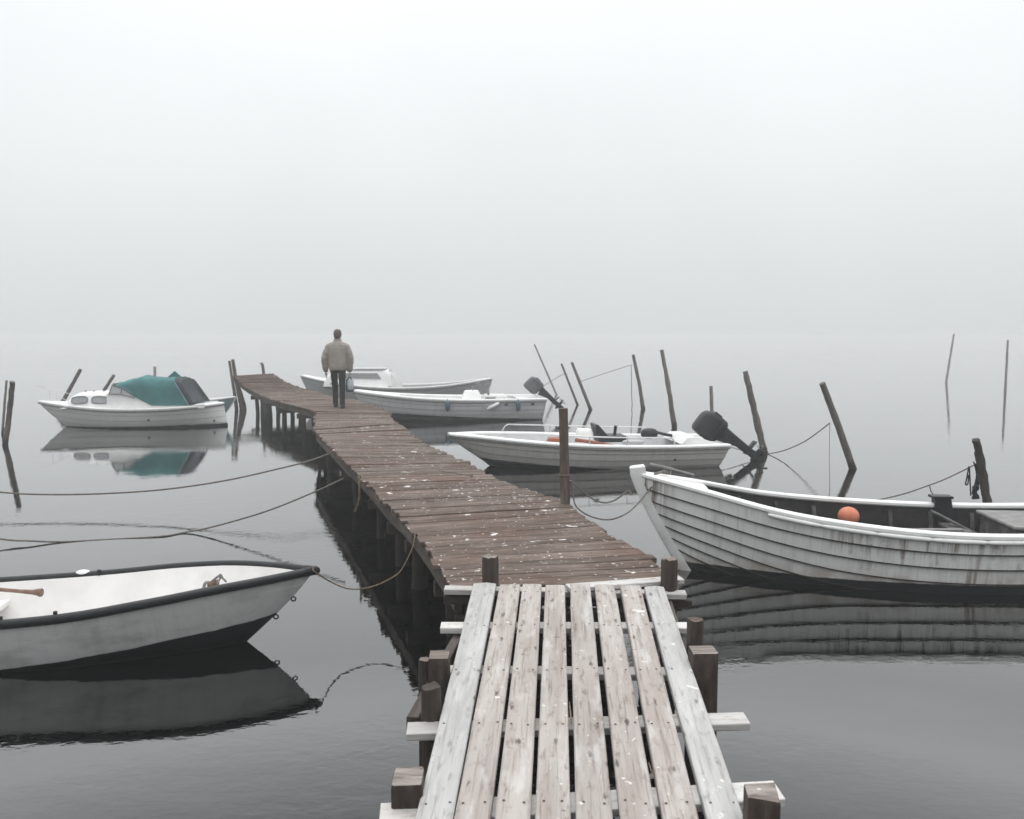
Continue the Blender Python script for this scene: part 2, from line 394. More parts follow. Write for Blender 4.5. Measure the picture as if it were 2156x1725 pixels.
# ------------------------------------------------------------------ mesh builder
class MB:
    def __init__(s):
        s.v, s.f, s.uv, s.tone, s.mi = [], [], [], [], []
    def face(s, idx, uv=None, tone=0.5, mi=0):
        s.f.append(tuple(idx))
        s.uv.append(uv if uv else [(s.v[i][0], s.v[i][1]) for i in idx])
        s.tone.append(tone)
        s.mi.append(mi)
    def add(s, p):
        s.v.append(tuple(p))
        return len(s.v) - 1
    def board(s, p0, p1, w, th, up=(0, 0, 1), ch=0.004, segs=1, wob=0.0, tone=None, ridge=0.0, mi=0, side=None, cap_mi=None, w1=None):
        """plank from p0 to p1 (centre of the TOP face); w across, th down"""
        p0, p1 = Vector(p0), Vector(p1)
        t = (p1 - p0)
        ln = t.length
        t = t.normalized()
        up = Vector(up)
        sd = Vector(side).normalized() if side is not None else t.cross(up).normalized()
        up = sd.cross(t).normalized()
        tone = random.random() if tone is None else tone
        w1 = w if w1 is None else w1
        ou, ov = random.uniform(0, 50), random.uniform(0, 50)
        rings = []
        for k in range(segs + 1):
            q = k / segs
            hw = (w + (w1 - w) * q) / 2
            sec = [(-hw + ch, 0), (hw * 0.15, ridge), (hw - ch, 0), (hw, -ch), (hw, -th + ch), (hw - ch, -th), (-hw + ch, -th), (-hw, -th + ch), (-hw, -ch)]
            c = p0.lerp(p1, q)
            if wob:
                c = c + up * random.uniform(-wob, wob) * 0.6 + sd * random.uniform(-wob, wob)
            rings.append([s.add(c + sd * a + up * h) for a, h in sec])
        per = [0]
        for k in range(9):
            a, b2 = sec[k], sec[(k + 1) % 9]
            per.append(per[-1] + math.hypot(a[0] - b2[0], a[1] - b2[1]))
        for k in range(segs):
            u0, u1 = ou + ln * k / segs, ou + ln * (k + 1) / segs
            for j in range(9):
                j2 = (j + 1) % 9
                s.face((rings[k][j], rings[k][j2], rings[k + 1][j2], rings[k + 1][j]),
                       [(u0, ov + per[j]), (u0, ov + per[j + 1]), (u1, ov + per[j + 1]), (u1, ov + per[j])], tone, mi)
        cm = mi if cap_mi is None else cap_mi
        for ring, rev in ((rings[0], True), (rings[-1], False)):
            ids = list(reversed(ring)) if rev else ring
            s.face(ids, [(ov + 0.02 * k, ou + 0.03 * k) for k in range(9)], tone * 0.6, cm)
    def tube(s, pts, rad, n=8, caps=True, wob=0.0, tone=None, mi=0, cap_mi=None, flat=1.0):
        pts = [Vector(p) for p in pts]
        tone = random.random() if tone is None else tone
        rads = rad if isinstance(rad, (list, tuple)) else [rad] * len(pts)
        ou, ov = random.uniform(0, 50), random.uniform(0, 50)
        rings, lens, acc = [], [], 0
        ref = None
        for k, p in enumerate(pts):
            a = pts[max(0, k - 1)]
            b = pts[min(len(pts) - 1, k + 1)]
            t = (b - a).normalized()
            if ref is None:
                ref = Vector((1, 0, 0)) if abs(t.x) < 0.8 else Vector((0, 1, 0))
            x = (ref - t * ref.dot(t)).normalized()
            y = t.cross(x)
            ref = x
            if k:
                acc += (p - pts[k - 1]).length
            lens.append(acc)
            r = rads[k]
            ring = []
            for j in range(n):
                an = 2 * math.pi * j / n
                rr = r * (1 + (random.uniform(-wob, wob) if wob else 0))
                ring.append(s.add(p + x * math.cos(an) * rr + y * math.sin(an) * rr * flat))
            rings.append(ring)
        for k in range(len(pts) - 1):
            for j in range(n):
                j2 = (j + 1) % n
                c0, c1 = ov + rads[0] * 6.28 * j / n, ov + rads[0] * 6.28 * (j + 1) / n
                s.face((rings[k][j], rings[k][j2], rings[k + 1][j2], rings[k + 1][j]),
                       [(ou + lens[k], c0), (ou + lens[k], c1), (ou + lens[k + 1], c1), (ou + lens[k + 1], c0)], tone, mi)
        if caps:
            cm = mi if cap_mi is None else cap_mi
            for ring, rev in ((rings[0], True), (rings[-1], False)):
                ids = list(reversed(ring)) if rev else ring
                s.face(ids, [(s.v[i][0], s.v[i][1]) for i in ids], tone, cm)
    def ball(s, c, r, n=16, m=10, mi=0, sq=None):
        """ellipsoid, r may be a triple; sq < 1 makes it boxier"""
        r = r if isinstance(r, (list, tuple)) else (r, r, r)
        c = Vector(c)
        rows = []
        def pw(x):
            return math.copysign(abs(x) ** sq, x) if sq else x
        for i in range(m + 1):
            th = math.pi * i / m
            row = []
            for j in range(n):
                ph = 2 * math.pi * j / n
                row.append(s.add(c + Vector((r[0] * pw(math.sin(th)) * pw(math.cos(ph)), r[1] * pw(math.sin(th)) * pw(math.sin(ph)), r[2] * pw(math.cos(th))))))
            rows.append(row)
        for i in range(m):
            for j in range(n):
                s.face((rows[i][j], rows[i + 1][j], rows[i + 1][(j + 1) % n], rows[i][(j + 1) % n]), None, 0.5, mi)
    def grid(s, rows, mi=0, flip=False, close=False, uvs=None):
        """rows of points -> quads"""
        ids = [[s.add(p) for p in row] for row in rows]
        n = len(ids[0])
        for i in range(len(ids) - 1):
            for j in range(n if close else n - 1):
                j2 = (j + 1) % n
                q = (ids[i][j], ids[i][j2], ids[i + 1][j2], ids[i + 1][j])
                s.face(tuple(reversed(q)) if flip else q, None, 0.5, mi)
        return ids
    def poly(s, pts, mi=0):
        s.face([s.add(p) for p in pts], None, 0.5, mi)
    def prism(s, outline, off, mi=0):
        """outline: list of points; off: vector (thickness)"""
        off = Vector(off)
        a = [s.add(p) for p in outline]
        b = [s.add(Vector(p) + off) for p in outline]
        n = len(a)
        s.face(list(reversed(a)), None, 0.5, mi)
        s.face(b, None, 0.5, mi)
        for i in range(n):
            s.face((a[i], a[(i + 1) % n], b[(i + 1) % n], b[i]), None, 0.5, mi)
    def sweep(s, pts, sec, mi=0, caps=True):
        """2-D section (across, up) swept along pts, kept upright"""
        pts = [Vector(p) for p in pts]
        rings = []
        for k, p in enumerate(pts):
            t = pts[min(len(pts) - 1, k + 1)] - pts[max(0, k - 1)]
            t.z = 0
            t.normalize()
            sd = Vector((t.y, -t.x, 0))
            rings.append([s.add(p + sd * a + Vector((0, 0, h))) for a, h in sec])
        n = len(sec)
        for k in range(len(pts) - 1):
            for j in range(n):
                s.face((rings[k][j], rings[k][(j + 1) % n], rings[k + 1][(j + 1) % n], rings[k + 1][j]), None, 0.5, mi)
        if caps:
            s.face(list(reversed(rings[0])), None, 0.5, mi)
            s.face(rings[-1], None, 0.5, mi)
    def xform(s, mat, start=0):
        for i in range(start, len(s.v)):
            s.v[i] = tuple(mat @ Vector(s.v[i]))
    def build(s, name, mats, parent=None, smooth=False, loc=None, autosmooth=35):
        me = bpy.data.meshes.new(name)
        base = Vector(loc) if loc is not None else Vector((0, 0, 0))
        me.from_pydata([tuple(Vector(p) - base) for p in s.v], [], s.f)
        uvl = me.uv_layers.new(name='UVMap')
        i = 0
        for uv in s.uv:
            for c in uv:
                uvl.data[i].uv = (c[0], c[1])
                i += 1
        at = me.attributes.new('tone', 'FLOAT', 'FACE')
        at.data.foreach_set('value', s.tone)
        mats = mats if isinstance(mats, (list, tuple)) else [mats]
        for mm in mats:
            me.materials.append(mm)
        me.polygons.foreach_set('material_index', s.mi)
        bm = bmesh.new()
        bm.from_mesh(me)
        bmesh.ops.recalc_face_normals(bm, faces=bm.faces)
        bm.to_mesh(me)
        bm.free()
        if smooth:
            me.polygons.foreach_set('use_smooth', [True] * len(me.polygons))
            if autosmooth:
                me.set_sharp_from_angle(angle=R(autosmooth))
        me.update()
        o = bpy.data.objects.new(name, me)
        COL.objects.link(o)
        if parent:
            o.parent = parent
        if loc is not None:
            o.location = base
        return o

def tag(o, label=None, cat=None, group=None, kind=None):
    if label: o['label'] = label
    if cat: o['category'] = cat
    if group: o['group'] = group
    if kind: o['kind'] = kind
    return o
def thing(name, label, cat, loc=(0, 0, 0), rz=0.0, group=None):
    o = bpy.data.objects.new(name, None)
    o.empty_display_size = 0.2
    COL.objects.link(o)
    o.location = loc
    o.rotation_euler = (0, 0, rz)
    return tag(o, label, cat, group)

def spline(pts, n=8):
    pts = [Vector(p) for p in pts]
    out = []
    for i in range(len(pts) - 1):
        p0, p1, p2, p3 = pts[max(0, i - 1)], pts[i], pts[i + 1], pts[min(len(pts) - 1, i + 2)]
        for k in range(n):
            t = k / n
            out.append(0.5 * ((2 * p1) + (p2 - p0) * t + (2 * p0 - 5 * p1 + 4 * p2 - p3) * t * t + (3 * p1 - p0 - 3 * p2 + p3) * t ** 3))
    out.append(pts[-1])
    return out
def lerp(a, b, t):
    return a + (b - a) * t
def interp(tab, t):
    """piecewise smooth table lookup [(t, value), ...]"""
    if t <= tab[0][0]: return tab[0][1]
    for (a, x), (b, y) in zip(tab, tab[1:]):
        if t <= b:
            return lerp(x, y, (t - a) / (b - a))
    return tab[-1][1]
def smooth_tab(tab, n=60):
    pts = spline([Vector((a, b, 0)) for a, b in tab], 12)
    return [(p.x, p.y) for p in pts]

# ------------------------------------------------------------------ water
mb = MB()
S_ = 900
mb.grid([[(-S_, -S_, 0), (S_, -S_, 0)], [(-S_, S_, 0), (S_, S_, 0)]])
water = mb.build('water', M['water'])
water['kind'] = 'structure'
mb = MB()
mb.grid([[(-S_, -S_, -0.8), (S_, -S_, -0.8)], [(-S_, S_, -0.8), (S_, S_, -0.8)]])
bed = mb.build('lake_bed', plain('mud', (0.03, 0.028, 0.022), 0.95, 0.3, scale=0.8))
bed['kind'] = 'structure'

# ------------------------------------------------------------------ the brown pier
pier = thing('pier', 'long crooked brown plank pier on piles, spotted with bird droppings', 'pier', (0, 0, 0))
def deck(pairs, name, label=None, pw=(0.12, 0.19), th=0.035, jit=0.03):
    Ls = spline([a for a, b in pairs], 10)
    Rs = spline([b for a, b in pairs], 10)
    cum = [0]
    for i in range(len(Ls) - 1):
        cum.append(cum[-1] + ((Ls[i + 1] - Ls[i]).length + (Rs[i + 1] - Rs[i]).length) / 2)
    def at(S, d):
        for i in range(len(cum) - 1):
            if d <= cum[i + 1]:
                return S[i].lerp(S[i + 1], (d - cum[i]) / (cum[i + 1] - cum[i]))
        return S[-1]
    m = MB()
    d = 0
    while d < cum[-1] - 0.03:
        w = min(random.uniform(*pw), cum[-1] - d)
        c = d + w / 2
        a, b = at(Ls, c), at(Rs, c)
        dirn = (b - a).normalized()
        a = a - dirn * random.uniform(-jit, jit)
        b = b + dirn * random.uniform(-jit, jit * 1.3)
        dz = random.uniform(-0.004, 0.006)
        g = random.choice((0.004, 0.006, 0.008, 0.013))
        if random.random() < 0.07: dz += 0.012
        fwd = at(Ls, min(cum[-1], c + 0.05)) - at(Ls, max(0, c - 0.05))
        sk = abs(fwd.normalized().cross(dirn).length)
        m.board(a + Vector((0, 0, dz)), b + Vector((0, 0, dz + random.uniform(-0.004, 0.004))), max(0.03, (w - g) * sk), th, segs=4, wob=0.003, ch=0.004)
        d += w
    return m.build(name, M['deck'], pier), Ls, Rs
DZ = 0.67
D1, L1, R1 = deck([(P(948, 1238, z=DZ), P(1426, 1219, z=DZ)), (P(935, 1212, z=DZ), P(1392, 1190, z=DZ)), (P(860.6, 1108, z=DZ), P(1222, 1084, z=DZ)), (P(816.5, 1066, z=DZ), P(1166, 1050, z=DZ)),
               (P(777.7, 1023.5, z=DZ), P(1056, 1012, z=DZ)), (P(732, 976, z=DZ), P(980, 972, z=DZ)), (P(689.5, 935, z=DZ), P(900, 936, z=DZ)),
               (P(661, 905, z=DZ), P(838, 892, z=DZ + 0.03))], 'deck')
D2, L2, R2 = deck([(P(661, 904, z=DZ + 0.02), P(836, 891, z=DZ + 0.05)), (P(661, 886, z=DZ + 0.02), P(826, 884, z=DZ + 0.03)), (P(666, 868, z=DZ + 0.02), P(821, 868, z=DZ + 0.02))], 'deck')
D3, L3, R3 = deck([(P(665, 866, z=DZ), P(819, 869, z=DZ)), (P(625, 855, z=DZ), P(784, 852, z=DZ)), (P(592, 848, z=DZ), P(752, 842, z=DZ))], 'deck')
D4, L4, R4 = deck([(P(592, 848, z=DZ), P(752, 842, z=DZ)), (P(563, 838, z=DZ), P(697, 833.5, z=DZ)), (P(536, 826, z=DZ + 0.02), P(657, 822.5, z=DZ + 0.02)), (P(510, 809, Y=25.2), P(612, 808, Y=25.7)), (P(489, 791, Y=26.3), P(573, 786, Y=27.0))], 'deck')
# edge boards under the plank ends, cross beams and piles
for Ls, Rs in ((L1, R1), (L2, R2), (L3, R3), (L4, R4)):
    for S, sgn in ((Ls, 1), (Rs, -1)):
        m = MB()
        n = len(S)
        for i in range(0, n - 1, 5):
            j = min(n - 1, i + 5)
            inn = ((Rs[i] - Ls[i]).normalized()) * 0.05 * sgn
            m.board(S[i] + inn + Vector((0, 0, -0.047 - random.uniform(0, 0.01))), S[j] + inn + Vector((0, 0, -0.047)), 0.05, 0.11 + random.uniform(0, 0.02), ch=0.004)
        m.build('edge_beam', M['edge'] if Ls is L1 else M['pile'], pier)
def pile(p, top, r=0.055, lean=(0, 0), mat='pile', name='pile', parent=None):
    m = MB()
    base = Vector((p[0] + lean[0], p[1] + lean[1], -0.7))
    tp = Vector((p[0], p[1], top))
    pts = [base.lerp(tp, k / 6) + Vector((random.uniform(-.008, .008), random.uniform(-.008, .008), 0)) for k in range(7)]
    m.tube(pts, [r * (1.08 - 0.02 * k) for k in range(7)], 10, wob=0.06)
    return m.build(name, M[mat], pier if parent is None else parent, smooth=True, autosmooth=50)
for Ls, Rs, frac in ((L1, R1, (0.06, 0.2, 0.33, 0.46, 0.6, 0.76, 0.95)), (L2, R2, (0.9,)), (L3, R3, (0.55,)), (L4, R4, (0.12, 0.38, 0.62))):
    for q in frac:
        i = int(q * (len(Ls) - 1))
        a, b = Ls[i], Rs[i]
        dr = (b - a).normalized()
        m = MB()
        z0 = Vector((0, 0, -0.20))
        m.board(a + dr * 0.03 + z0, b - dr * 0.03 + z0, 0.10, 0.11)
        m.build('cross_beam', M['pile'], pier)
        for e, s2 in ((a, 1), (b, -1)):
            p = e + dr * (0.16 * s2) + Vector((0, 0.12, 0))
            pile(p, e.z - 0.06, random.uniform(0.05, 0.075), (random.uniform(-.06, .06), random.uniform(-.06, .06)))
        if Ls is L4 or Ls is L3:
            pile(a.lerp(b, 0.5), a.z - 0.07, 0.06, (0.05, 0.0))
# stout piles at the far end and a post standing above the deck
pb = P(512, 862, z=0)
def kinked(name, pts, rads, mat, n=10, wob=0.06, parent=None, smooth=True, extra=None):
    m = MB()
    sp = spline(pts, 9)
    rr = []
    amp = wob * rads[1] * 1.1
    ph = random.uniform(0, 90)
    sp = [p + Vector((mnoise.noise((ph, k * 0.45, 0)), mnoise.noise((ph, k * 0.45, 5)), 0)) * amp * (0 if k == 0 else 1) for k, p in enumerate(sp)]
    for k in range(len(sp)):
        q = k / (len(sp) - 1) * (len(rads) - 1)
        i = min(int(q), len(rads) - 2)
        rr.append(lerp(rads[i], rads[i + 1], q - i) * (1 + wob * 1.2 * mnoise.noise((ph + 40, k * 0.6, 2))))
    m.tube(sp, rr, n, wob=wob)
    return m.build(name, M[mat], parent, smooth=smooth, autosmooth=50)
Yp = pb.y
kinked('pile', [P(490, 757, Y=Yp), P(497, 800, Y=Yp), P(506, 835, Y=Yp), pb, pb + Vector((0.05, 0, -0.7))], [0.05, 0.06, 0.095, 0.115, 0.12], 'rustpost', parent=pier)
for q_ in (0.36, 0.43):
    e_ = L4[int(q_ * (len(L4) - 1))]
    pile(e_ + Vector((0.12, 0.1, 0)), e_.z - 0.05, 0.11, (0.03, 0))
kinked('pile', [P(483, 760, Y=Yp - 0.1), P(489, 800, Y=Yp - 0.1), P(498, 860, Y=Yp - 0.1), P(498, 860, Y=Yp - 0.1) + Vector((0, 0, -0.7))], [0.04, 0.045, 0.06, 0.06], 'pole', parent=pier)
q = P(556, 786, Y=26.9)
kinked('pile', [P(550, 764, Y=27.05), P(555, 786, Y=27.05), Vector((P(557, 790, Y=27.05).x, 27.05, -0.6))], [0.045, 0.05, 0.06], 'pole', parent=pier)

m = MB(); m.board(P(1195, 1234, z=DZ + 0.042), P(1434, 1216, z=DZ + 0.042), 0.10, 0.03, segs=3, wob=0.001); m.build('threshold_board', M['joist'], pier)
# litter on the deck
m = MB()
m.tube(spline([P(895 + 290, 996 + 0, z=DZ + 0.02), P(900 + 320, 1001, z=DZ + 0.03), P(1268, 1008, z=DZ + 0.02)], 5), [0.004] * 10 + [0.012], 6, wob=0.15)
m.v = [tuple(Vector(v) + (P(965, 998, z=DZ) - P(1230, 1003, z=DZ))) for v in m.v]
tag(m.build('twig', M['twig'], None), 'thin brown twig lying on the middle of the brown pier deck', 'twig')

# ------------------------------------------------------------------ gangway of eight bleached planks
GZ0, GZ1 = 0.545, 0.72
gA, gB = P(1200, 1720, z=GZ0), P(1200, 1228, z=GZ1)
GB = (GZ1 - GZ0) / (gB.y - gA.y)
GA = GZ0 - GB * gA.y
def G(u, v, dz=0.0):
    d = ray(u, v)
    t = (GA + dz - HW) / (d.z - GB * d.y)
    return Vector((0, 0, HW)) + d * t
gang = thing('gangway', 'bleached gangway of eight parallel planks with gaps, in the foreground', 'gangway', (0, 0, 0))
K = 0.7605
edges_far = [(1297.7, 1364.5), (1374, 1434), (1441.3, 1497), (1508, 1564.8), (1580.4, 1638.8), (1652.2, 1709.5), (1726.2, 1784.6), (1795.8, 1853)]
edges_near = [(1153, 1250.4), (1257, 1356), (1367, 1470), (1479.7, 1581.5), (1591.5, 1698.4), (1715, 1822.5), (1833.6, 1934.9), (1954.4, 2063)]
gup = Vector((0, -GB, 1)).normalized()
for i, ((a0, a1), (b0, b1)) in enumerate(zip(edges_far, edges_near)):
    f0, f1 = G(a0 * K, 1667 * K), G(a1 * K, 1667 * K)
    n0, n1 = G(b0 * K, 2262 * K), G(b1 * K, 2262 * K)
    fc, nc = (f0 + f1) / 2, (n0 + n1) / 2
    wf, wn = (f1 - f0).length, (n1 - n0).length
    dirn = (fc - nc) / (fc.y - nc.y)
    end = fc + dirn * (G(1200, 1229 + (0, 2, 1, 3, 0, 2, 4, 7)[i]).y - fc.y)
    start = nc - dirn * (nc.y - 0.9)
    m = MB()
    m.board(start, end, wn, 0.042, up=gup, segs=14, wob=0.0012, ch=0.005, w1=wf, ridge=0.007 if i in (0, 7) else 0.0015, side=(1, 0, 0), tone=(0.75, 0.62, 0.55, 0.5, 0.25, 0.55, 0.75, 0.9)[i])
    dd = (end - start).normalized()
    for vj in (1246, 1316, 1410, 1524, 1690):
        t_ = (G(1200, vj).y - start.y) / dd.y
        for sx_ in (-1, 1):
            c_ = start + dd * (t_ + random.uniform(-.012, .012)) + Vector((sx_ * wf * 0.31 + random.uniform(-.006, .006), 0, 0)) + gup * 0.0026
            ids_ = [m.add(c_ + Vector((math.cos(k_ * math.pi / 4) * 0.0055, math.sin(k_ * math.pi / 4) * 0.0055, GB * math.sin(k_ * math.pi / 4) * 0.0055))) for k_ in range(8)]
            m.face(ids_, None, 0.5, 1)
    m.build('plank', [M['gang_grey'] if i in (0, 7) else M['gang'], M['nail']], gang)
def joist(u0, u1, v, w=0.095, th=0.035, dv=0, dz=-0.0435):
    a, b = G(u0, v, dz), G(u1, v + dv, dz)
    m = MB()
    m.board(a, b, w, th, up=gup, ch=0.003, segs=3, wob=0.001)
    return m.build('cross_beam', M['joist'], gang)
joist(936, 1444, 1252 - 15, 0.075, dv=10)
joist(928, 1462, 1316, 0.085, dv=0)
joist(906, 1470, 1408, 0.085, dv=5)
joist(857, 1572, 1533, 0.10, dv=-22)
joist(800, 1640, 1712, 0.12, dv=-50)
m = MB()
m.board(G(934, 1254, -0.10), G(1456, 1262, -0.10), 0.05, 0.05, up=gup)
m.build('cross_beam', M['pile'], gang)
# stringers under the cross beams and diagonal braces on the left
for u_n, u_f in ((900, 1000), (1540, 1400)):
    a, b = G(u_n, 1700, -0.09), G(u_f, 1245, -0.09)
    m = MB()
    m.board(a - (b - a) * 0.6, b, 0.05, 0.12, up=gup)
    m.build('stringer', M['edge'], gang)
m = MB()
m.board(G(868, 1510, -0.06), G(968, 1330, -0.10), 0.055, 0.09, up=gup)
m.build('brace', M['edge'], gang)
# square and round posts
def sq_post(uL, uR, v_top, v_edge, Y, mat='post', cap='post_top', turn=0.0, chew=0.005, name='post'):
    """uL..uR: front face on the picture; v_edge: front top edge"""
    a, b = P(uL, v_edge, Y=Y), P(uR, v_edge, Y=Y)
    w = (b - a).length
    top = a.z
    c = (a + b) / 2 + Vector((0, w / 2, 0))
    m = MB()
    h = w / 2
    ch = w * 0.06
    sec = [(-h + ch, -h), (h - ch, -h), (h, -h + ch), (h, h - ch), (h - ch, h), (-h + ch, h), (-h, h - ch), (-h, -h + ch)]
    ct, stt = math.cos(turn), math.sin(turn)
    sec = [(x * ct - y * stt, x * stt + y * ct) for x, y in sec]
    zs = [-0.7, 0.0, 0.3, top - 0.02, top]
    rings = []
    for k, z in enumerate(zs):
        sc = 1.0 if k < 4 else 0.97
        rings.append([m.add((c.x + x * sc + random.uniform(-.002, .002), c.y + y * sc, z + (random.uniform(-chew, chew) if k == 4 else 0))) for x, y in sec])
    n = len(sec)
    for k in range(len(zs) - 1):
        for j in range(n):
            j2 = (j + 1) % n
            m.face((rings[k][j], rings[k][j2], rings[k + 1][j2], rings[k + 1][j]), [(zs[k], j * .05), (zs[k], j * .05 + .05), (zs[k + 1], j * .05 + .05), (zs[k + 1], j * .05)], 0.5, 0)
    m.face(rings[-1], [(m.v[i][0] * 1, m.v[i][1]) for i in rings[-1]], 0.6, 1)
    return m.build(name, [M[mat], M[cap]], gang)
def rd_post(u, r_px, v_top, Y, mat='post', cap='post_top', n=14, chew=0.006, scal=0.0):
    c = P(u, v_top, Y=Y)
    r = r_px * Y / F
    m = MB()
    zs = [-0.7, 0, 0.3, c.z - 0.025, c.z]
    rings = []
    for k, z in enumerate(zs):
        ring = []
        for j in range(n):
            an = 2 * math.pi * j / n
            rr = r * (1.0 if k < 4 else 0.93) * (1 + random.uniform(-.03, .03) + scal * math.cos(4 * an))
            ring.append(m.add((c.x + math.cos(an) * rr, c.y + math.sin(an) * rr, z + (random.uniform(-chew, chew) if k == 4 else 0))))
        rings.append(ring)
    for k in range(len(zs) - 1):
        for j in range(n):
            j2 = (j + 1) % n
            m.face((rings[k][j], rings[k][j2], rings[k + 1][j2], rings[k + 1][j]), [(zs[k], j * .03), (zs[k], j * .03 + .03), (zs[k + 1], j * .03 + .03), (zs[k + 1], j * .03)], 0.5, 0)
    ctr = m.add((c.x, c.y, c.z - 0.004))
    for j in range(n):
        m.face((rings[-1][j], rings[-1][(j + 1) % n], ctr), None, 0.6, 1)
    return m.build('post', [M[mat], M[cap]], gang, smooth=True, autosmooth=40)
Yb4 = G(1462, 1410).y
sq_post(1460, 1514, 1347, 1378, Yb4)
Yb3 = G(930, 1420).y
sq_post(901, 945, 1372, 1386, Yb3 + 0.02)
sq_post(822, 888, 1630, 1652, G(870, 1680).y, chew=0.008, turn=0.05)
sq_post(1580, 1648, 1650, 1684, G(1600, 1725).y - 0.10, chew=0.010, turn=-0.12)
rd_post(1032, 18, 1171, G(1032, 1226).y + 0.07)
rd_post(1409.5, 17, 1176, G(1410, 1236).y + 0.08, scal=0.06)
rd_post(1464, 18, 1303, G(1464, 1350).y, mat='post', cap='rustpost')
rd_post(893, 13, 1388, Yb3 + 0.10)
rd_post(908, 22, 1445, G(908, 1500).y + 0.04, mat='pile', cap='pile')

for pts, lab in (([(1199, 1478), (1201, 1500), (1203, 1524)], 'reddish splinter standing in the gap beside the middle gangway planks'),
                 ([(1366, 1606), (1371, 1622), (1376, 1636)], 'pale straw caught in a gap of the gangway, right of centre')):
    m = MB()
    m.tube([G(u_, v_, 0.012 - 0.012 * i_) for i_, (u_, v_) in enumerate(pts)], [0.002, 0.0035, 0.003], 6)
    tag(m.build('splinter', M['rope_tan'], None), lab, 'splinter')

# ------------------------------------------------------------------ rusty mooring post beside the pier
Ypost = P(1190, 1066, z=DZ).y + 0.10
mp = thing('mooring_post', 'rust-brown round post with an iron ring, tall at the right edge of the pier', 'mooring post', (P(1189, 1060, Y=Ypost).x, Ypost, 0))
m = MB()
top = P(1186, 860, Y=Ypost)
bot = P(1190, 1060, Y=Ypost)
r0 = 10.0 * Ypost / F
pts = [top.lerp(bot, k / 8) for k in range(9)] + [Vector((bot.x + 0.01, Ypost, -0.7))]
m.tube(pts, [r0 * 0.98] * 5 + [r0 * 1.05] * 5, 16, wob=0.035)
m.build('shaft', M['rustpost'], None, smooth=True).parent = mp
sh = mp.children[0]; sh.location = -mp.location
m = MB()
cz = P(1188, 1000, Y=Ypost)
m.tube([cz + Vector((math.cos(a) * r0 * 1.12, math.sin(a) * r0 * 1.12, 0)) for a in [k * math.pi / 9 for k in range(19)]], 0.008, 6, caps=False)
o = m.build('iron_ring', M['rustpost'], mp, smooth=True); o.location = -mp.location

# ------------------------------------------------------------------ mooring poles standing in the water
def pole(label, top, water_pt, r, mat='pole', mid=None, name='mooring_pole', rough=0.08, r_top=None):
    """top (u, v) and water (u, v) pixels; the pole stands at the water pixel's distance and leans in its own plane"""
    w = P(*water_pt, z=0)
    t = P(*top, Y=w.y + random.uniform(-0.15, 0.15))
    pts = [t]
    if mid:
        pts.append(P(*mid, Y=w.y))
    pts += [w, w + (w - pts[-1]).normalized() * 0.75]
    rt = r if r_top is None else r_top
    o = kinked(name, [p - Vector((w.x, w.y, 0)) for p in pts], [rt * 0.92, (rt + r) / 2, r, r * 1.05], mat, wob=rough, n=9)
    o.location = (w.x, w.y, 0)
    return tag(o, label, 'mooring pole', 'mooring poles in the water')
pole('grey pole by the left edge, thick one of a close pair', (26.5, 804), (11, 937), 0.055, mid=(20, 868), rough=0.12)
pole('slimmest of the close pair of poles at the left edge', (14, 801), (5, 915), 0.028, mid=(9, 860))
pole('leaning pole behind the bow of the teal-covered cabin boat', (170, 778), (118, 872), 0.055)
pole('leaning pole behind the cabin windows of the teal-covered boat', (240, 790), (196, 858), 0.055)
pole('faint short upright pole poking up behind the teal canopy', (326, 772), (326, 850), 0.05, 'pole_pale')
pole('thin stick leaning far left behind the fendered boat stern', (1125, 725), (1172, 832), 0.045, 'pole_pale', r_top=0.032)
pole('slender leaning pole, left of two just left of the rusty post', (1182, 766), (1216, 853), 0.045, r_top=0.035)
pole('leaning pole, right of two close together behind the rail boat', (1204, 763), (1243.5, 863), 0.06, r_top=0.048)
pole('leaning pole with a forked tied head behind the rail boat', (1333, 747), (1354, 862), 0.068, mid=(1347, 815), r_top=0.05)
pole('tall knotty pole between the forked pole and the outboard', (1393.5, 737), (1420, 900), 0.068, mid=(1407, 815), r_top=0.05, rough=0.12)
pole('short plain pole standing right behind the black outboard', (1497, 813), (1500, 905), 0.045)
pole('rough leaning pole just right of the black outboard', (1569, 782), (1610, 955), 0.068, mid=(1588, 865), rough=0.15, r_top=0.055)
pole('thick smooth leaning pole alone behind the white clinker boat', (1731, 807), (1796, 988), 0.062, mid=(1766, 900), rough=0.05, r_top=0.056)
pole('dark rough pole with tangled ropes at far right behind clinker boat', (2055, 926), (2088, 1112), 0.046, 'pole_dark', mid=(2068, 990), rough=0.16)
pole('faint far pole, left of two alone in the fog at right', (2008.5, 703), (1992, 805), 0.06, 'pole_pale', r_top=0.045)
pole('faint far pole, right of two alone in the fog at right', (2122, 716), (2116.5, 823), 0.055, 'pole_pale', r_top=0.042)

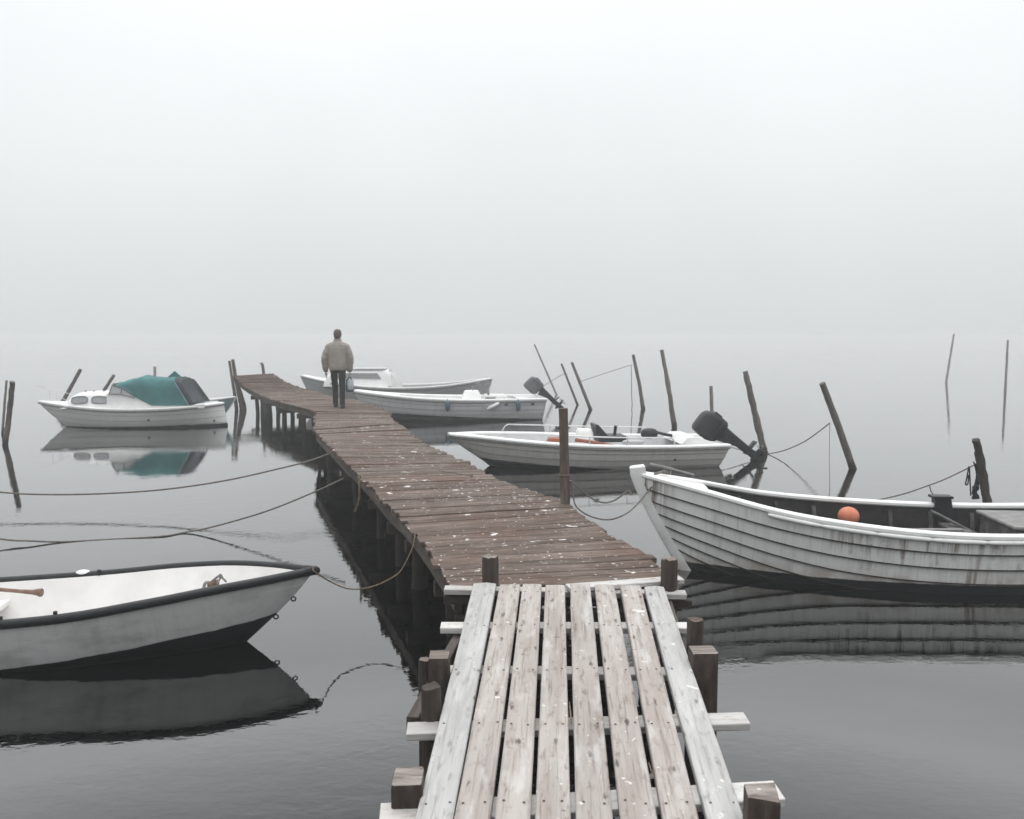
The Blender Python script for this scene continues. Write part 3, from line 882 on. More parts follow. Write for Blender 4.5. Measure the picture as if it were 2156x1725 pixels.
# ------------------------------------------------------------------ boats
class Hull:
    def __init__(s, L, B, sheer, keel, tm=0.5, stern=0.8, rake=0.3, e0=1.0, e1=0.38, bow_p=1.6, trake=0.0, stern_p=2.0, flare=None, double=False, srake=0.3):
        s.__dict__.update(locals())
        s.sheer = smooth_tab(sheer)
        s.keel = smooth_tab(keel)
    def hb(s, t):
        if t < s.tm:
            q = 1 - t / s.tm
            return s.B / 2 * max(0, 1 - q ** s.bow_p) if q < 1 else 0.0
        q = (t - s.tm) / (1 - s.tm)
        return s.B / 2 * (1 - (1 - s.stern) * q ** s.stern_p)
    def pt(s, t, v, side=1, off=0.0):
        zs, zk = interp(s.sheer, t), interp(s.keel, t)
        w = v ** 1.12
        z = zk + (zs - zk) * w
        x = s.L * t + s.rake * (1 - w) ** 1.2 * (1 - t) ** 5
        if s.double:
            x -= s.srake * (1 - w) ** 1.2 * t ** 5
        else:
            x -= s.trake * (1 - w) * t ** 6
        em = min(1, t / 0.45)
        if s.double: em = min(em, (1 - t) / 0.4)
        e = lerp(s.e0, s.e1, em ** 0.7)
        y = s.hb(t) * (v ** e if v > 0 else 0)
        y = max(0.0, y + off)
        return Vector((x, y * side, z))
    def ts(s, n, a=0.0, b=1.0):
        return [a + (b - a) * (1 - math.cos(math.pi * k / n)) / 2 for k in range(n + 1)]
    def edge(s, side, n=40, a=0.0, b=1.0, v=1.0, off=0.0, dz=0.0):
        return [s.pt(t, v, side, off) + Vector((0, 0, dz)) for t in s.ts(n, a, b)]
    def skin(s, m, strakes=1, lip=0.0, sub=3, n=36, off=0.0, mi=0, seam=1, vmin=0.0, transom=True):
        for side in (1, -1):
            for k in range(strakes):
                v0, v1 = lerp(vmin, 1, k / strakes), lerp(vmin, 1, (k + 1) / strakes)
                rows = []
                for j in range(sub + 1):
                    v = lerp(v0, v1, j / sub)
                    o = off + lip * (1 - j / sub)
                    row = []
                    for t in s.ts(n):
                        fade = min(1, t / 0.04)
                        if s.double: fade = min(fade, (1 - t) / 0.04)
                        row.append(s.pt(t, v, side, o * fade))
                    rows.append(row)
                m.grid(rows, mi)
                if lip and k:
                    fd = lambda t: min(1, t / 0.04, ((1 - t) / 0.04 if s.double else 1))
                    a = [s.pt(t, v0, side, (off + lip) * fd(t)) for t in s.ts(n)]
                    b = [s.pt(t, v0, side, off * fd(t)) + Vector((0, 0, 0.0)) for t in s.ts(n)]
                    # dark seam strip on the underside and lower edge of the overlap
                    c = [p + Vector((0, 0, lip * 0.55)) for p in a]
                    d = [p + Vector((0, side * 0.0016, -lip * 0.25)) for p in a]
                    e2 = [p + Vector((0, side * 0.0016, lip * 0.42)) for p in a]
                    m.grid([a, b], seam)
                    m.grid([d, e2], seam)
        if transom and not s.double:
            vs = [vmin + (1 - vmin) * j / 10 for j in range(11)]
            m.grid([[s.pt(1, v, 1, off) for v in vs], [s.pt(1, v, -1, off) for v in vs]], mi)
    def inner(s, m, th=0.03, vmin=0.25, n=36, mi=0, a=0.02, b=0.985, floor=True, sub=8):
        for side in (1, -1):
            rows = []
            for j in range(sub + 1):
                v = lerp(vmin, 1, j / sub)
                rows.append([s.pt(t, v, side, -th) for t in s.ts(n, a, b)])
            m.grid(rows, mi)
        if floor:
            A = [s.pt(t, vmin, 1, -th) for t in s.ts(n, a, b)]
            B = [s.pt(t, vmin, -1, -th) for t in s.ts(n, a, b)]
            m.grid([A, B], mi)
        if not s.double:
            vs = [lerp(vmin, 1, j / sub) for j in range(sub + 1)]
            m.grid([[s.pt(b, v, 1, -th) for v in vs], [s.pt(b, v, -1, -th) for v in vs]], mi)
    def rail(s, m, w=0.06, h=0.04, inset=0.02, a=0.0, b=1.0, mi=0, n=44, dz=0.0, round_=True):
        for side in (1, -1):
            pts = s.edge(side, n, a, b, 1.0, -inset, dz)
            hw, ch = w / 2, min(w, h) * 0.28
            sec = [(-hw + ch, h / 2), (hw - ch, h / 2), (hw, h / 2 - ch), (hw, -h / 2 + ch), (hw - ch, -h / 2), (-hw + ch, -h / 2), (-hw, -h / 2 + ch), (-hw, h / 2 - ch)]
            m.sweep(pts, sec, mi)
    def deck(s, m, a, b, n=16, dz=0.0, camber=0.02, inset=0.02, mi=0, th=0.0):
        rows = []
        for t in s.ts(n, a, b):
            p, q = s.pt(t, 1, 1, -inset), s.pt(t, 1, -1, -inset)
            rows.append([p.lerp(q, k / 8) + Vector((0, 0, dz + camber * (1 - (2 * k / 8 - 1) ** 2))) for k in range(9)])
        m.grid(rows, mi)

def loft_box(m, rings, mi=0, cap_top=True, cap_bot=False):
    """stack of closed outlines -> skin"""
    ids = m.grid(rings, mi, close=True)
    if cap_top: m.face(ids[-1], None, 0.5, mi)
    if cap_bot: m.face(list(reversed(ids[0])), None, 0.5, mi)
def rrect(cx, cy, z, lx, ly, r, n=4, skew=0.0):
    out = []
    for sx, sy, a0 in ((1, 1, 0), (-1, 1, 90), (-1, -1, 180), (1, -1, 270)):
        for k in range(n + 1):
            a = R(a0 + 90 * k / n)
            out.append(Vector((cx + sx * (lx / 2 - r) + r * math.cos(a), cy + sy * (ly / 2 - r) + r * math.sin(a), z)))
    return out
def boxpart(name, mat, parent, c, size, r=0.02, rot=None, taper=1.0, loc=None):
    m = MB()
    lx, ly, lz = size
    rr = min(r, lx * .45, ly * .45, lz * .45)
    def ring(z, s):
        return [Vector((p.x, p.y, z)) for p in rrect(0, 0, 0, lx * s, ly * s, max(0.002, rr * 1.2))]
    loft_box(m, [ring(-lz / 2, 1 - 1.2 * rr / max(lx, ly)), ring(-lz / 2 + rr, 1), ring(lz / 2 - rr, taper), ring(lz / 2, taper - 1.2 * rr / max(lx, ly))], cap_bot=True)
    mat4 = Matrix.Translation(Vector(c)) @ (rot.to_4x4() if rot else Matrix.Identity(4))
    m.xform(mat4)
    return m.build(name, mat, parent, smooth=True, autosmooth=40)

def outboard(boat, loc, tilt, scale, cowl_mat, label=None, prop=True):
    """outboard motor clamped to the transom; its own axis runs down local -z before tilting aft about y"""
    rot = Matrix.Rotation(-tilt, 4, 'Y')
    T = Matrix.Translation(Vector(loc)) @ rot @ Matrix.Scale(scale, 4)
    m = MB()     # mid section, clamp bracket, gear case
    loft_box(m, [rrect(0.06, 0, 0.14, 0.20, 0.16, 0.05), rrect(0.06, 0, 0.02, 0.18, 0.13, 0.05), rrect(0.07, 0, -0.2, 0.15, 0.09, 0.035), rrect(0.07, 0, -0.5, 0.14, 0.07, 0.03)], cap_top=True, cap_bot=True)
    m.prism([(0.0, -0.025, -0.46), (0.24, -0.025, -0.46), (0.27, -0.025, -0.485), (0.0, -0.025, -0.485)], (0, 0.05, 0))
    m.prism([(-0.01, -0.09, -0.465), (0.28, -0.09, -0.475), (0.28, -0.09, -0.485), (-0.01, -0.09, -0.475)], (0, 0.18, 0))
    loft_box(m, [rrect(0.07, 0, -0.5, 0.13, 0.06, 0.025), rrect(0.08, 0, -0.62, 0.15, 0.055, 0.025)], cap_bot=True)
    m.tube([(-0.06, 0, -0.65), (-0.02, 0, -0.65), (0.05, 0, -0.65), (0.16, 0, -0.65), (0.22, 0, -0.65)], [0.01, 0.04, 0.052, 0.048, 0.036], 12)
    m.prism([(0.0, -0.008, -0.69), (0.14, -0.008, -0.69), (0.16, -0.008, -0.82), (0.09, -0.008, -0.80)], (0, 0.016, 0))
    for sy in (-1, 1):
        m.prism([(-0.12, sy * 0.09 - 0.015, 0.05), (0.02, sy * 0.09 - 0.015, 0.06), (0.03, sy * 0.09 - 0.015, -0.2), (-0.02, sy * 0.09 - 0.015, -0.22)], (0, 0.03, 0))
    m.tube([(-0.03, -0.12, 0.02), (-0.03, 0.12, 0.02)], 0.02, 8)
    m.xform(T)
    ob = m.build('outboard_motor', M['black'], boat, smooth=True, autosmooth=40)
    if label: ob['label'] = label
    m = MB()     # cowl
    rr = [rrect(0.02, 0, 0.12, 0.34, 0.24, 0.08), rrect(0.0, 0, 0.16, 0.44, 0.31, 0.10), rrect(-0.01, 0, 0.24, 0.47, 0.33, 0.11), rrect(-0.01, 0, 0.25, 0.455, 0.315, 0.10),
          rrect(-0.01, 0, 0.27, 0.47, 0.33, 0.11), rrect(-0.02, 0, 0.44, 0.46, 0.325, 0.10), rrect(-0.035, 0, 0.55, 0.41, 0.29, 0.10), rrect(-0.045, 0, 0.585, 0.32, 0.21, 0.08)]
    loft_box(m, rr, cap_bot=True)
    m.prism([(0.17, -0.10, 0.30), (0.235, -0.10, 0.30), (0.235, -0.10, 0.44), (0.17, -0.10, 0.47)], (0, 0.20, 0))
    m.xform(T)
    m.build('cowl', cowl_mat, ob, smooth=True, autosmooth=40)
    m = MB()     # propeller
    m.tube([(0.2, 0, -0.65), (0.30, 0, -0.65)], [0.036, 0.025], 10)
    for k in range(3):
        a = R(20 + 120 * k)
        cy, cz = math.cos(a), math.sin(a)
        m.prism([(0.22, cy * .03, -0.65 + cz * .03), (0.25, cy * .10 - cz * .05, -0.65 + cz * .10 + cy * .05), (0.26, cy * .13, -0.65 + cz * .13), (0.27, cy * .10 + cz * .05, -0.65 + cz * .10 - cy * .05)], (0.008, 0, 0))
    m.xform(T)
    m.build('propeller', M['grey_metal'], ob, smooth=True, autosmooth=40)
    return ob

# --- white clinker rowing boat on the right
bow = P(1338, 1000, z=0.93)
b5 = thing('rowing_boat', 'old white clinker rowing boat with rust streaks and dark inside, at right', 'boat', (bow.x, bow.y, 0), R(-5.0), 'boats moored by the pier')
H5 = Hull(5.3, 1.44, [(0, 0.93), (0.12, 0.80), (0.25, 0.655), (0.4, 0.565), (0.55, 0.525), (0.7, 0.535), (0.85, 0.60), (1, 0.72)],
          [(0, -0.05), (0.1, -0.24), (0.25, -0.48), (0.4, -0.62), (0.75, -0.62), (1, -0.4)], tm=0.52, stern=0.35, rake=0.52, e0=0.95, e1=0.42, bow_p=1.9, trake=0.1)
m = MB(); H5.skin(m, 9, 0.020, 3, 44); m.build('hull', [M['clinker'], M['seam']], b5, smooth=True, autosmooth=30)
m = MB(); H5.inner(m, 0.035, 0.62, b=0.985); m.build('lining', M['tar'], b5, smooth=True)
m = MB(); H5.rail(m, 0.085, 0.05, 0.012, 0.012, 1.0, dz=0.022); m.build('gunwale', M['white_bright'], b5, smooth=True, autosmooth=40)
for side in (1, -1):     # rubbing strake in lapped lengths
    m = MB()
    for k in range(9):
        a, b_ = 0.22 + k * 0.085, 0.22 + (k + 1) * 0.085
        m.tube(H5.edge(side, 6, a, b_, 0.985, 0.030), [0.013, 0.019, 0.021, 0.021, 0.021, 0.019, 0.012], 8)
    m.build('rubbing_strake', M['white_worn'], b5, smooth=True, autosmooth=60)
m = MB()     # stem with a squared head
st = [H5.pt(0, v, 1) for v in (0.0, 0.15, 0.3, 0.45, 0.6, 0.75, 0.9, 1.0)] + [H5.pt(0, 1, 1) + Vector((-0.01, 0, 0.075))]
rows = []
for k, p in enumerate(st):
    t = (st[min(k + 1, len(st) - 1)] - st[max(k - 1, 0)]).normalized()
    nrm = Vector((-t.z, 0, t.x)) if t.z > 0 else Vector((t.z, 0, -t.x))
    fw = 0.042 if k < 7 else 0.055
    dp = 0.05 if k < 7 else 0.055
    bk = 0.05 if k < 7 else 0.10
    rows.append([p + nrm * dp * 0.9 + Vector((0, -fw * 0.6, 0)), p + nrm * dp * 0.9 + Vector((0, fw * 0.6, 0)), p + nrm * dp * 0.4 + Vector((0, fw, 0)), p - nrm * bk + Vector((0, fw * 1.15, 0)), p - nrm * bk + Vector((0, -fw * 1.15, 0)), p + nrm * dp * 0.4 + Vector((0, -fw, 0))])
rows.append([p + Vector((0, 0, 0.012)) + (rows[-1][0] + rows[-1][3] - 2 * p) * 0 for p in [lerp(q_, sum(rows[-1], Vector()) / 6, 0.15) for q_ in rows[-1]]])
loft_box(m, rows)
m.build('stem', M['white_worn'], b5, smooth=True, autosmooth=35)
m = MB(); H5.deck(m, 0.012, 0.13, dz=0.012, inset=0.03, camber=0.015)
m.build('breasthook', M['white_worn'], b5, smooth=True)
for t in (0.2, 0.275, 0.35, 0.425, 0.5, 0.575, 0.65):
    for side in (1, -1):
        m = MB()
        m.sweep([H5.pt(t, v, side, -0.045) for v in (0.64, 0.7, 0.76, 0.82, 0.88, 0.96)], [(-0.02, 0.012), (0.02, 0.012), (0.02, -0.012), (-0.02, -0.012)])
        m.build('rib', M['tar_wood'], b5)
def inside(H, t, z, side, off=-0.05):
    lo, hi = 0.05, 1.0
    for _ in range(30):
        mid = (lo + hi) / 2
        if H.pt(t, mid).z < z: lo = mid
        else: hi = mid
    return H.pt(t, lo, side, off)
m = MB()
a_, b_ = inside(H5, 0.30, 0.40, 1), inside(H5, 0.595, 0.405, 1)
m.board((a_.x, 0.10, 0.405), (b_.x, 0.16, 0.42), 0.07, 0.03)
m.build('side_bench', M['grey_metal'], b5)
m = MB()
m.board((b_.x, -0.5, 0.40), (b_.x, 0.52, 0.40), 0.16, 0.03)
m.build('thwart', M['tar_wood'], b5)
m = MB(); m.tube([(b_.x - 0.12, 0.17, 0.39), (b_.x - 0.12, 0.17, 0.05)], 0.016, 8); m.build('stanchion', M['grey_metal'], b5, smooth=True)
m = MB()
a_ = H5.pt(0.60, 1, 1, -0.01)
m.prism([(a_.x - 0.10, a_.y + 0.03, 0.64), (a_.x + 0.06, a_.y + 0.03, 0.64), (a_.x + 0.10, a_.y + 0.02, 0.30), (a_.x + 0.12, a_.y - 0.02, 0.1), (a_.x - 0.02, a_.y - 0.02, 0.1), (a_.x - 0.08, a_.y + 0.02, 0.3)], (0, -0.09, 0))
m.prism([(a_.x - 0.125, a_.y + 0.05, 0.625), (a_.x + 0.075, a_.y + 0.05, 0.625), (a_.x + 0.075, a_.y + 0.05, 0.648), (a_.x - 0.125, a_.y + 0.05, 0.648)], (0, -0.13, 0))
m.build('oar_bracket', M['black'], b5)
m = MB(); m.board((a_.x - 0.18, 0.52, 0.53), (a_.x + 0.42, -0.05, 0.22), 0.045, 0.02); m.build('brace', M['tar_wood'], b5)
boxpart('engine_box', M['tar_wood'], b5, (3.93, 0.12, 0.30), (0.95, 0.72, 0.42), 0.02)
boxpart('engine_box_lid', M['grey_metal'], b5, (3.93, 0.12, 0.525), (1.02, 0.78, 0.03), 0.012)
m = MB(); m.tube([H5.pt(0.03, 1, -1) + Vector((0.02, 0.02, 0.05)), H5.pt(0.035, 1, -1) + Vector((0.10, 0.15, 0.07)), H5.pt(0.05, 1, 1) + Vector((0.05, 0.0, 0.06))], 0.012, 6)
for k in range(3):
    c = H5.pt(0.05, 1, -1 + k) + Vector((0, 0, 0.06)); 
m.build('bow_lashing', M['rope'], b5, smooth=True)
# metal stay standing over the bow
# orange buoy
cb = b5.matrix_basis @ Vector((0, 0, 0))
Mb5 = Matrix.Translation(b5.location) @ Matrix.Rotation(R(-5.0), 4, 'Z')
def in5(x, y, z): return Mb5 @ Vector((x, y, z))
bc = P(1786.5, 1087, Y=in5(1.95, 0.30, 0).y)
m = MB(); m.ball((0, 0, 0), (22.0 * bc.y / F, 22.0 * bc.y / F, 20.0 * bc.y / F), 24, 16); m.tube([(0, 0, -0.06), (0, 0, -0.105)], 0.014, 8)
o = m.build('buoy', M['buoy'], None, smooth=True, autosmooth=0); o.location = bc
tag(o, 'round faded orange buoy inside the white clinker rowing boat', 'buoy')
# loose oar-like bar lying over the bow
m = MB()
ya = P(1400, 985, Y=8.45)
m.tube([P(1368, 979, Y=8.5), P(1412, 988, Y=8.45), P(1416, 989, Y=8.45), P(1462, 1001, Y=8.4)], [0.022, 0.022, 0.016, 0.013], 8)
m.tube([P(1412, 988, Y=8.45), P(1411, 1013, Y=8.4)], 0.008, 6)
m.tube(spline([P(1462, 1001, Y=8.4), P(1450, 1012, Y=8.38), P(1448, 1026, Y=8.3)], 5), 0.006, 6)
tag(m.build('tiller_bar', M['grey_metal'], None, smooth=True), 'dark metal bar propped above the bow of the clinker boat', 'bar')

# --- white dinghy on the left
bow = P(659, 1203, z=0.515)
b6 = thing('dinghy', 'white open dinghy with black rubber gunwale and bright inside, at left', 'boat', (bow.x, bow.y, 0), R(188.5), 'boats moored by the pier')
H6 = Hull(3.7, 1.10, [(0, 0.52), (0.16, 0.505), (0.29, 0.465), (0.5, 0.40), (1, 0.36)], [(0, 0.03), (0.08, -0.06), (0.25, -0.13), (1, -0.13)],
          tm=0.55, stern=0.85, rake=0.46, e0=0.95, e1=0.34, bow_p=2.5, trake=0.05)
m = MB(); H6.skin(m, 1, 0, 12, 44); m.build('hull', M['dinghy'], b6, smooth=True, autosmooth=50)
m = MB(); H6.inner(m, 0.035, 0.52); m.build('lining', M['liner'], b6, smooth=True, autosmooth=50)
m = MB(); H6.rail(m, 0.062, 0.058, 0.0, 0.0, 1.0, dz=0.0)
m.tube([H6.pt(0.015, 1, 1), H6.pt(0.0, 1, 1) + Vector((-0.02, 0, 0)), H6.pt(0.015, 1, -1)], 0.034, 10)
m.build('gunwale', M['rubber'], b6, smooth=True, autosmooth=50)
m = MB(); H6.deck(m, 0.012, 0.10, dz=-0.10, inset=0.04, camber=0.0); m.build('bow_locker', M['liner'], b6)
for t in (0.66, 0.9):
    m = MB(); p_, q_ = inside(H6, t, 0.26, 1, -0.03), inside(H6, t, 0.26, -1, -0.03)
    m.board(p_, q_, 0.24, 0.04); m.build('thwart', M['liner'], b6)
m = MB()
p_ = H6.pt(0.49, 1, -1)
m.ball(p_ + Vector((0, 0.0, 0.025)), (0.055, 0.03, 0.022), 12, 8); m.build('rowlock_pad', M['white_bright'], b6, smooth=True)
for t, s2 in ((0.44, 1), (0.53, 1), (0.455, -1), (0.62, 1)):
    m = MB(); p_ = H6.pt(t, 1, s2, -0.03)
    m.tube([p_ + Vector((0, 0, 0.0)), p_ + Vector((0, 0, 0.045))], 0.014, 8); m.build('rowlock', M['rubber'], b6, smooth=True)
for v in (0.62, 0.36):
    m = MB(); p_ = H6.pt(0.0, v, 1)
    m.tube([p_ + Vector((-0.012 + 0.017 * math.cos(a), 0, 0.016 * math.sin(a) - 0.008)) for a in [k * math.pi / 6 for k in range(13)]], 0.006, 6, caps=False)
    m.build('towing_ring', M['black'], b6, smooth=True)
Mb6 = Matrix.Translation(b6.location) @ Matrix.Rotation(R(188.5), 4, 'Z')
def in6(x, y, z): return Mb6 @ Vector((x, y, z))
# oar with a flared end lying inside
m = MB()
ye = in6(1.9, -0.1, 0).y
m.tube([P(-200, 1228, Y=ye - .05), P(-20, 1240, Y=ye), P(40, 1245, Y=ye), P(68, 1247, Y=ye), P(80, 1247, Y=ye), P(86, 1248, Y=ye), P(88, 1248, Y=ye)],
       [0.014, 0.014, 0.014, 0.018, 0.026, 0.032, 0.03], 12)
tag(m.build('oar', M['oar'], None, smooth=True), 'brown wooden oar with flared handle lying inside the left dinghy', 'oar')
# folding anchor wrapped in tan cord
m = MB()
yk = in6(0.72, 0.1, 0).y
A = lambda u, v, dy=0.0: P(u, v - 9, Y=yk + dy)
m.tube(spline([A(429, 1254), A(430, 1242), A(434, 1236), A(442, 1236)], 4), 0.012, 8)
m.tube([A(438, 1240), A(455, 1226), A(465, 1219)], 0.009, 8)
m.tube([A(465, 1219), A(468, 1226), A(476, 1234, 0.06)], 0.008, 8)
m.tube([A(465, 1219), A(463, 1228), A(459, 1236, -0.06)], 0.008, 8)
an = m.build('anchor', M['grey_metal'], None, smooth=True)
tag(an, 'small folding anchor bound with tan cord near the bow of the left dinghy', 'anchor')
m = MB()
for k in range(5):
    c = A(440 + 4.5 * k, 1240 - 1.0 * k)
    m.tube([c + Vector((0.0, math.cos(a) * .017, math.sin(a) * .017)) for a in [j * math.pi / 5 for j in range(11)]], 0.008, 6, caps=False)
o = m.build('cord', M['rope_tan'], an, smooth=True)

# --- runabout with handrails in the middle
bow = P(943, 916, z=0.56)
ANG4 = R(7.5)
b4 = thing('motorboat', 'white open motorboat with handrails and a tilted black outboard, behind rusty post', 'boat', (bow.x, bow.y, 0), ANG4, 'boats moored by the pier')
Mb4 = Matrix.Translation(b4.location) @ Matrix.Rotation(ANG4, 4, 'Z')
H4 = Hull(4.85, 1.86, [(0, 0.56), (0.12, 0.535), (0.3, 0.475), (0.5, 0.42), (0.75, 0.385), (1, 0.38)], [(0, 0.10), (0.08, -0.03), (0.22, -0.13), (1, -0.15)],
          tm=0.58, stern=0.86, rake=0.62, e0=0.9, e1=0.30, bow_p=2.3, trake=0.14)
m = MB(); H4.skin(m, 5, 0.012, 3, 40); m.build('hull', [M['mid_hull'], M['seam_grey']], b4, smooth=True, autosmooth=30)
m = MB(); H4.inner(m, 0.13, 0.5, b=0.965, a=0.05); m.build('lining', M['liner_grey'], b4, smooth=True, autosmooth=50)
m = MB(); H4.rail(m, 0.16, 0.055, 0.055, 0.0, 1.0, dz=0.01)
m.tube([H4.pt(0.03, 1, 1, -0.03), H4.pt(0.0, 1, 1) + Vector((0.03, 0, 0.01)), H4.pt(0.03, 1, -1, -0.03)], 0.04, 10)
m.build('gunwale', M['white_bright'], b4, smooth=True, autosmooth=40)
m = MB(); H4.deck(m, 0.03, 0.10, dz=0.0, inset=0.06, camber=0.01); m.build('bow_deck', M['white_bright'], b4, smooth=True)
m = MB(); H4.rail(m, 0.03, 0.022, -0.012, 0.0, 1.0, dz=-0.035); m.build('rubbing_strip', M['grey_metal'], b4, smooth=True)
for side, t0, t1 in ((-1, 0.33, 0.795), (1, 0.21, 0.80)):
    m = MB()
    A0, A1 = H4.pt(t0, 1, side, -0.05), H4.pt(t1, 1, side, -0.05)
    pts = [A0 + Vector((0, 0, 0.03)), A0 + Vector((0.05, 0, 0.12)), A0 + Vector((0.12, 0, 0.165))]
    pts += [H4.pt(lerp(t0 + 0.05, t1 - 0.04, k / 8), 1, side, -0.05) + Vector((0, 0, 0.17)) for k in range(9)]
    pts += [A1 + Vector((-0.06, 0, 0.15)), A1 + Vector((0.0, 0, 0.03))]
    m.tube(spline(pts, 4), 0.012, 8)
    for q in (0.33, 0.62):
        p_ = H4.pt(lerp(t0, t1, q), 1, side, -0.05)
        m.tube([p_ + Vector((0, 0, 0.03)), p_ + Vector((0, 0, 0.17))], 0.010, 8)
    m.build('handrail', M['steel'], b4, smooth=True)
boxpart('console', M['white_bright'], b4, (2.50, 0.25, 0.40), (0.30, 0.5, 0.40), 0.05, taper=0.85)
m = MB()
m.prism([(2.64, 0.0, 0.70), (2.70, 0.0, 0.70), (2.88, 0.0, 0.50), (3.22, 0.0, 0.49), (3.22, 0.0, 0.38), (2.72, 0.0, 0.38)], (0, 0.42, 0))
m.tube([(3.05, 0.2, 0.48), (3.07, 0.2, 0.66)], 0.03, 8)
m.build('seat', M['black'], b4, smooth=True, autosmooth=30)
for x in (2.0, 3.55):
    m = MB(); t = x / 4.85
    p_, q_ = inside(H4, t, 0.30, 1, -0.13), inside(H4, t, 0.30, -1, -0.13)
    m.board(p_, q_, 0.28, 0.05); m.build('thwart', M['liner_grey'], b4)
m = MB(); H4.deck(m, 0.86, 0.995, dz=0.0, inset=0.06, camber=0.0)
m.build('stern_deck', M['white_bright'], b4, smooth=True)
m = MB()
m.prism([(4.08, -0.5, 0.39), (4.20, -0.5, 0.50), (4.42, -0.5, 0.50), (4.74, -0.5, 0.39)], (0, 1.05, 0)); m.build('motor_well', M['white'], b4)
m = MB(); p_ = H4.pt(0.80, 0.62, -1, 0.012); m.tube([p_, p_ + Vector((0, -0.02, 0))], 0.02, 10); m.build('drain_fitting', M['black'], b4)
outboard(b4, (5.10, 0.05, 0.43), R(52), 1.06, M['cowl'], 'tilted black outboard motor')
c4 = Mb4 @ Vector((1.86, -0.25, 0.40))
boxpart('crate', M['orange'], None, (0, 0, 0), (0.28, 0.3, 0.22), 0.02).location = c4
tag(bpy.data.objects['crate'], 'orange plastic crate standing in the handrail motorboat beside rusty post', 'crate')
m = MB()
m.tube(spline([Mb4 @ Vector((2.2, -0.35, 0.48)), Mb4 @ Vector((2.5, -0.4, 0.44)), Mb4 @ Vector((2.9, -0.42, 0.38))], 4), [0.035, 0.035, 0.03, 0.03, 0.03, 0.025, 0.02, 0.015, 0.012], 8)
tag(m.build('fuel_hose', M['orange'], None, smooth=True), 'orange tapered float right of the crate in the handrail motorboat', 'float')
m = MB(); m.ball((0, 0, 0), (0.16, 0.12, 0.10), 14, 9, sq=0.8); m.tube([(0.1, 0, 0.03), (0.3, 0.0, -0.02), (0.42, 0, -0.04)], 0.028, 8)
o = m.build('bag', M['black'], None, smooth=True); o.location = Mb4 @ Vector((3.72, 0.25, 0.50))
tag(o, 'black bundle lying near the stern of the handrail motorboat', 'bag')
m = MB(); m.ball((0, 0, 0), (0.20, 0.09, 0.045), 12, 8, sq=0.7)
o = m.build('cushion', M['grey_hull'], None, smooth=True); o.location = Mb4 @ Vector((3.25, -0.35, 0.42))
tag(o, 'flat grey cushion on the seat of the handrail motorboat', 'cushion')

# --- launch with blue fenders
bow = P(744, 825, z=0.79)
ANG3 = R(8.5)
b3 = thing('launch', 'white open motorboat with blue fenders along its side and black bottom', 'boat', (bow.x, bow.y, 0), ANG3, 'boats moored by the pier')
Mb3 = Matrix.Translation(b3.location) @ Matrix.Rotation(ANG3, 4, 'Z')
H3 = Hull(5.2, 1.8, [(0, 0.79), (0.15, 0.70), (0.35, 0.61), (0.6, 0.56), (1, 0.56)], [(0, 0.12), (0.08, 0.0), (0.25, -0.12), (1, -0.15)],
          tm=0.6, stern=0.86, rake=0.55, e0=0.95, e1=0.33, bow_p=2.1, trake=0.08)
m = MB(); H3.skin(m, 6, 0.010, 3, 40); m.build('hull', [M['fend_hull'], M['seam_grey']], b3, smooth=True, autosmooth=30)
m = MB(); H3.inner(m, 0.10, 0.5, a=0.05); m.build('lining', M['white'], b3, smooth=True, autosmooth=50)
m = MB(); H3.rail(m, 0.13, 0.07, 0.045, 0.0, 1.0, dz=0.02); m.build('gunwale', M['white_bright'], b3, smooth=True, autosmooth=40)
m = MB(); H3.rail(m, 0.035, 0.03, -0.014, 0.0, 1.0, dz=-0.035); m.build('rubbing_strip', M['grey_metal'], b3, smooth=True)
m = MB(); H3.deck(m, 0.01, 0.24, dz=0.03, inset=0.04, camber=0.05); m.build('foredeck', M['white_bright'], b3, smooth=True)
m = MB(); H3.deck(m, 0.86, 0.99, dz=0.0, inset=0.05, camber=0.02); m.build('stern_deck', M['white'], b3, smooth=True)
for t in (0.48, 0.845):
    m = MB(); p_ = H3.pt(t, 1, -1, 0.045)
    m.tube([p_ + Vector((0, 0, z)) for z in (0.06, 0.0)], 0.008, 6)
    m.tube([p_ + Vector((0, -0.02, z)) for z in (0.01, -0.03, -0.07, -0.14, -0.21, -0.25, -0.27)], [0.012, 0.045, 0.062, 0.062, 0.06, 0.045, 0.015], 12)
    m.build('fender', M['fender'], b3, smooth=True, autosmooth=60)
m = MB(); p_, q_ = H3.pt(0.685, 0.72, -1, 0.085), H3.pt(0.745, 0.93, -1, 0.075)
m.tube([p_.lerp(q_, k / 6) for k in range(7)], [0.03, 0.05, 0.055, 0.055, 0.055, 0.05, 0.03], 12)
m.build('fender', M['white_bright'], b3, smooth=True, autosmooth=60)['label'] = 'white roller fender hanging aslant'
for t, w in ((0.775, 0.09), (0.915, 0.10)):
    m = MB(); a_, b_ = H3.pt(t, 0.84, -1, 0.02), H3.pt(t + w / 5.2, 0.84, -1, 0.02)
    m.prism([a_, b_, b_ + Vector((0.02, -0.002, 0.05)), a_ + Vector((0.02, -0.002, 0.05))], (0, -0.004, 0)); m.build('registration_mark', M['fender'], b3)
boxpart('console', M['white_bright'], b3, (3.25, 0.2, 0.60), (0.55, 0.7, 0.36), 0.08, taper=0.8)
boxpart('engine_hatch', M['white'], b3, (3.9, 0.15, 0.55), (0.6, 0.8, 0.22), 0.05)
m = MB()
m.tube([(3.50, 0.1, 0.75), (3.55, 0.1, 0.98), (3.64, 0.05, 1.05)], 0.025, 8)
m.tube([(3.70, 0.0, 0.65), (3.68, 0.0, 0.95)], 0.03, 8)
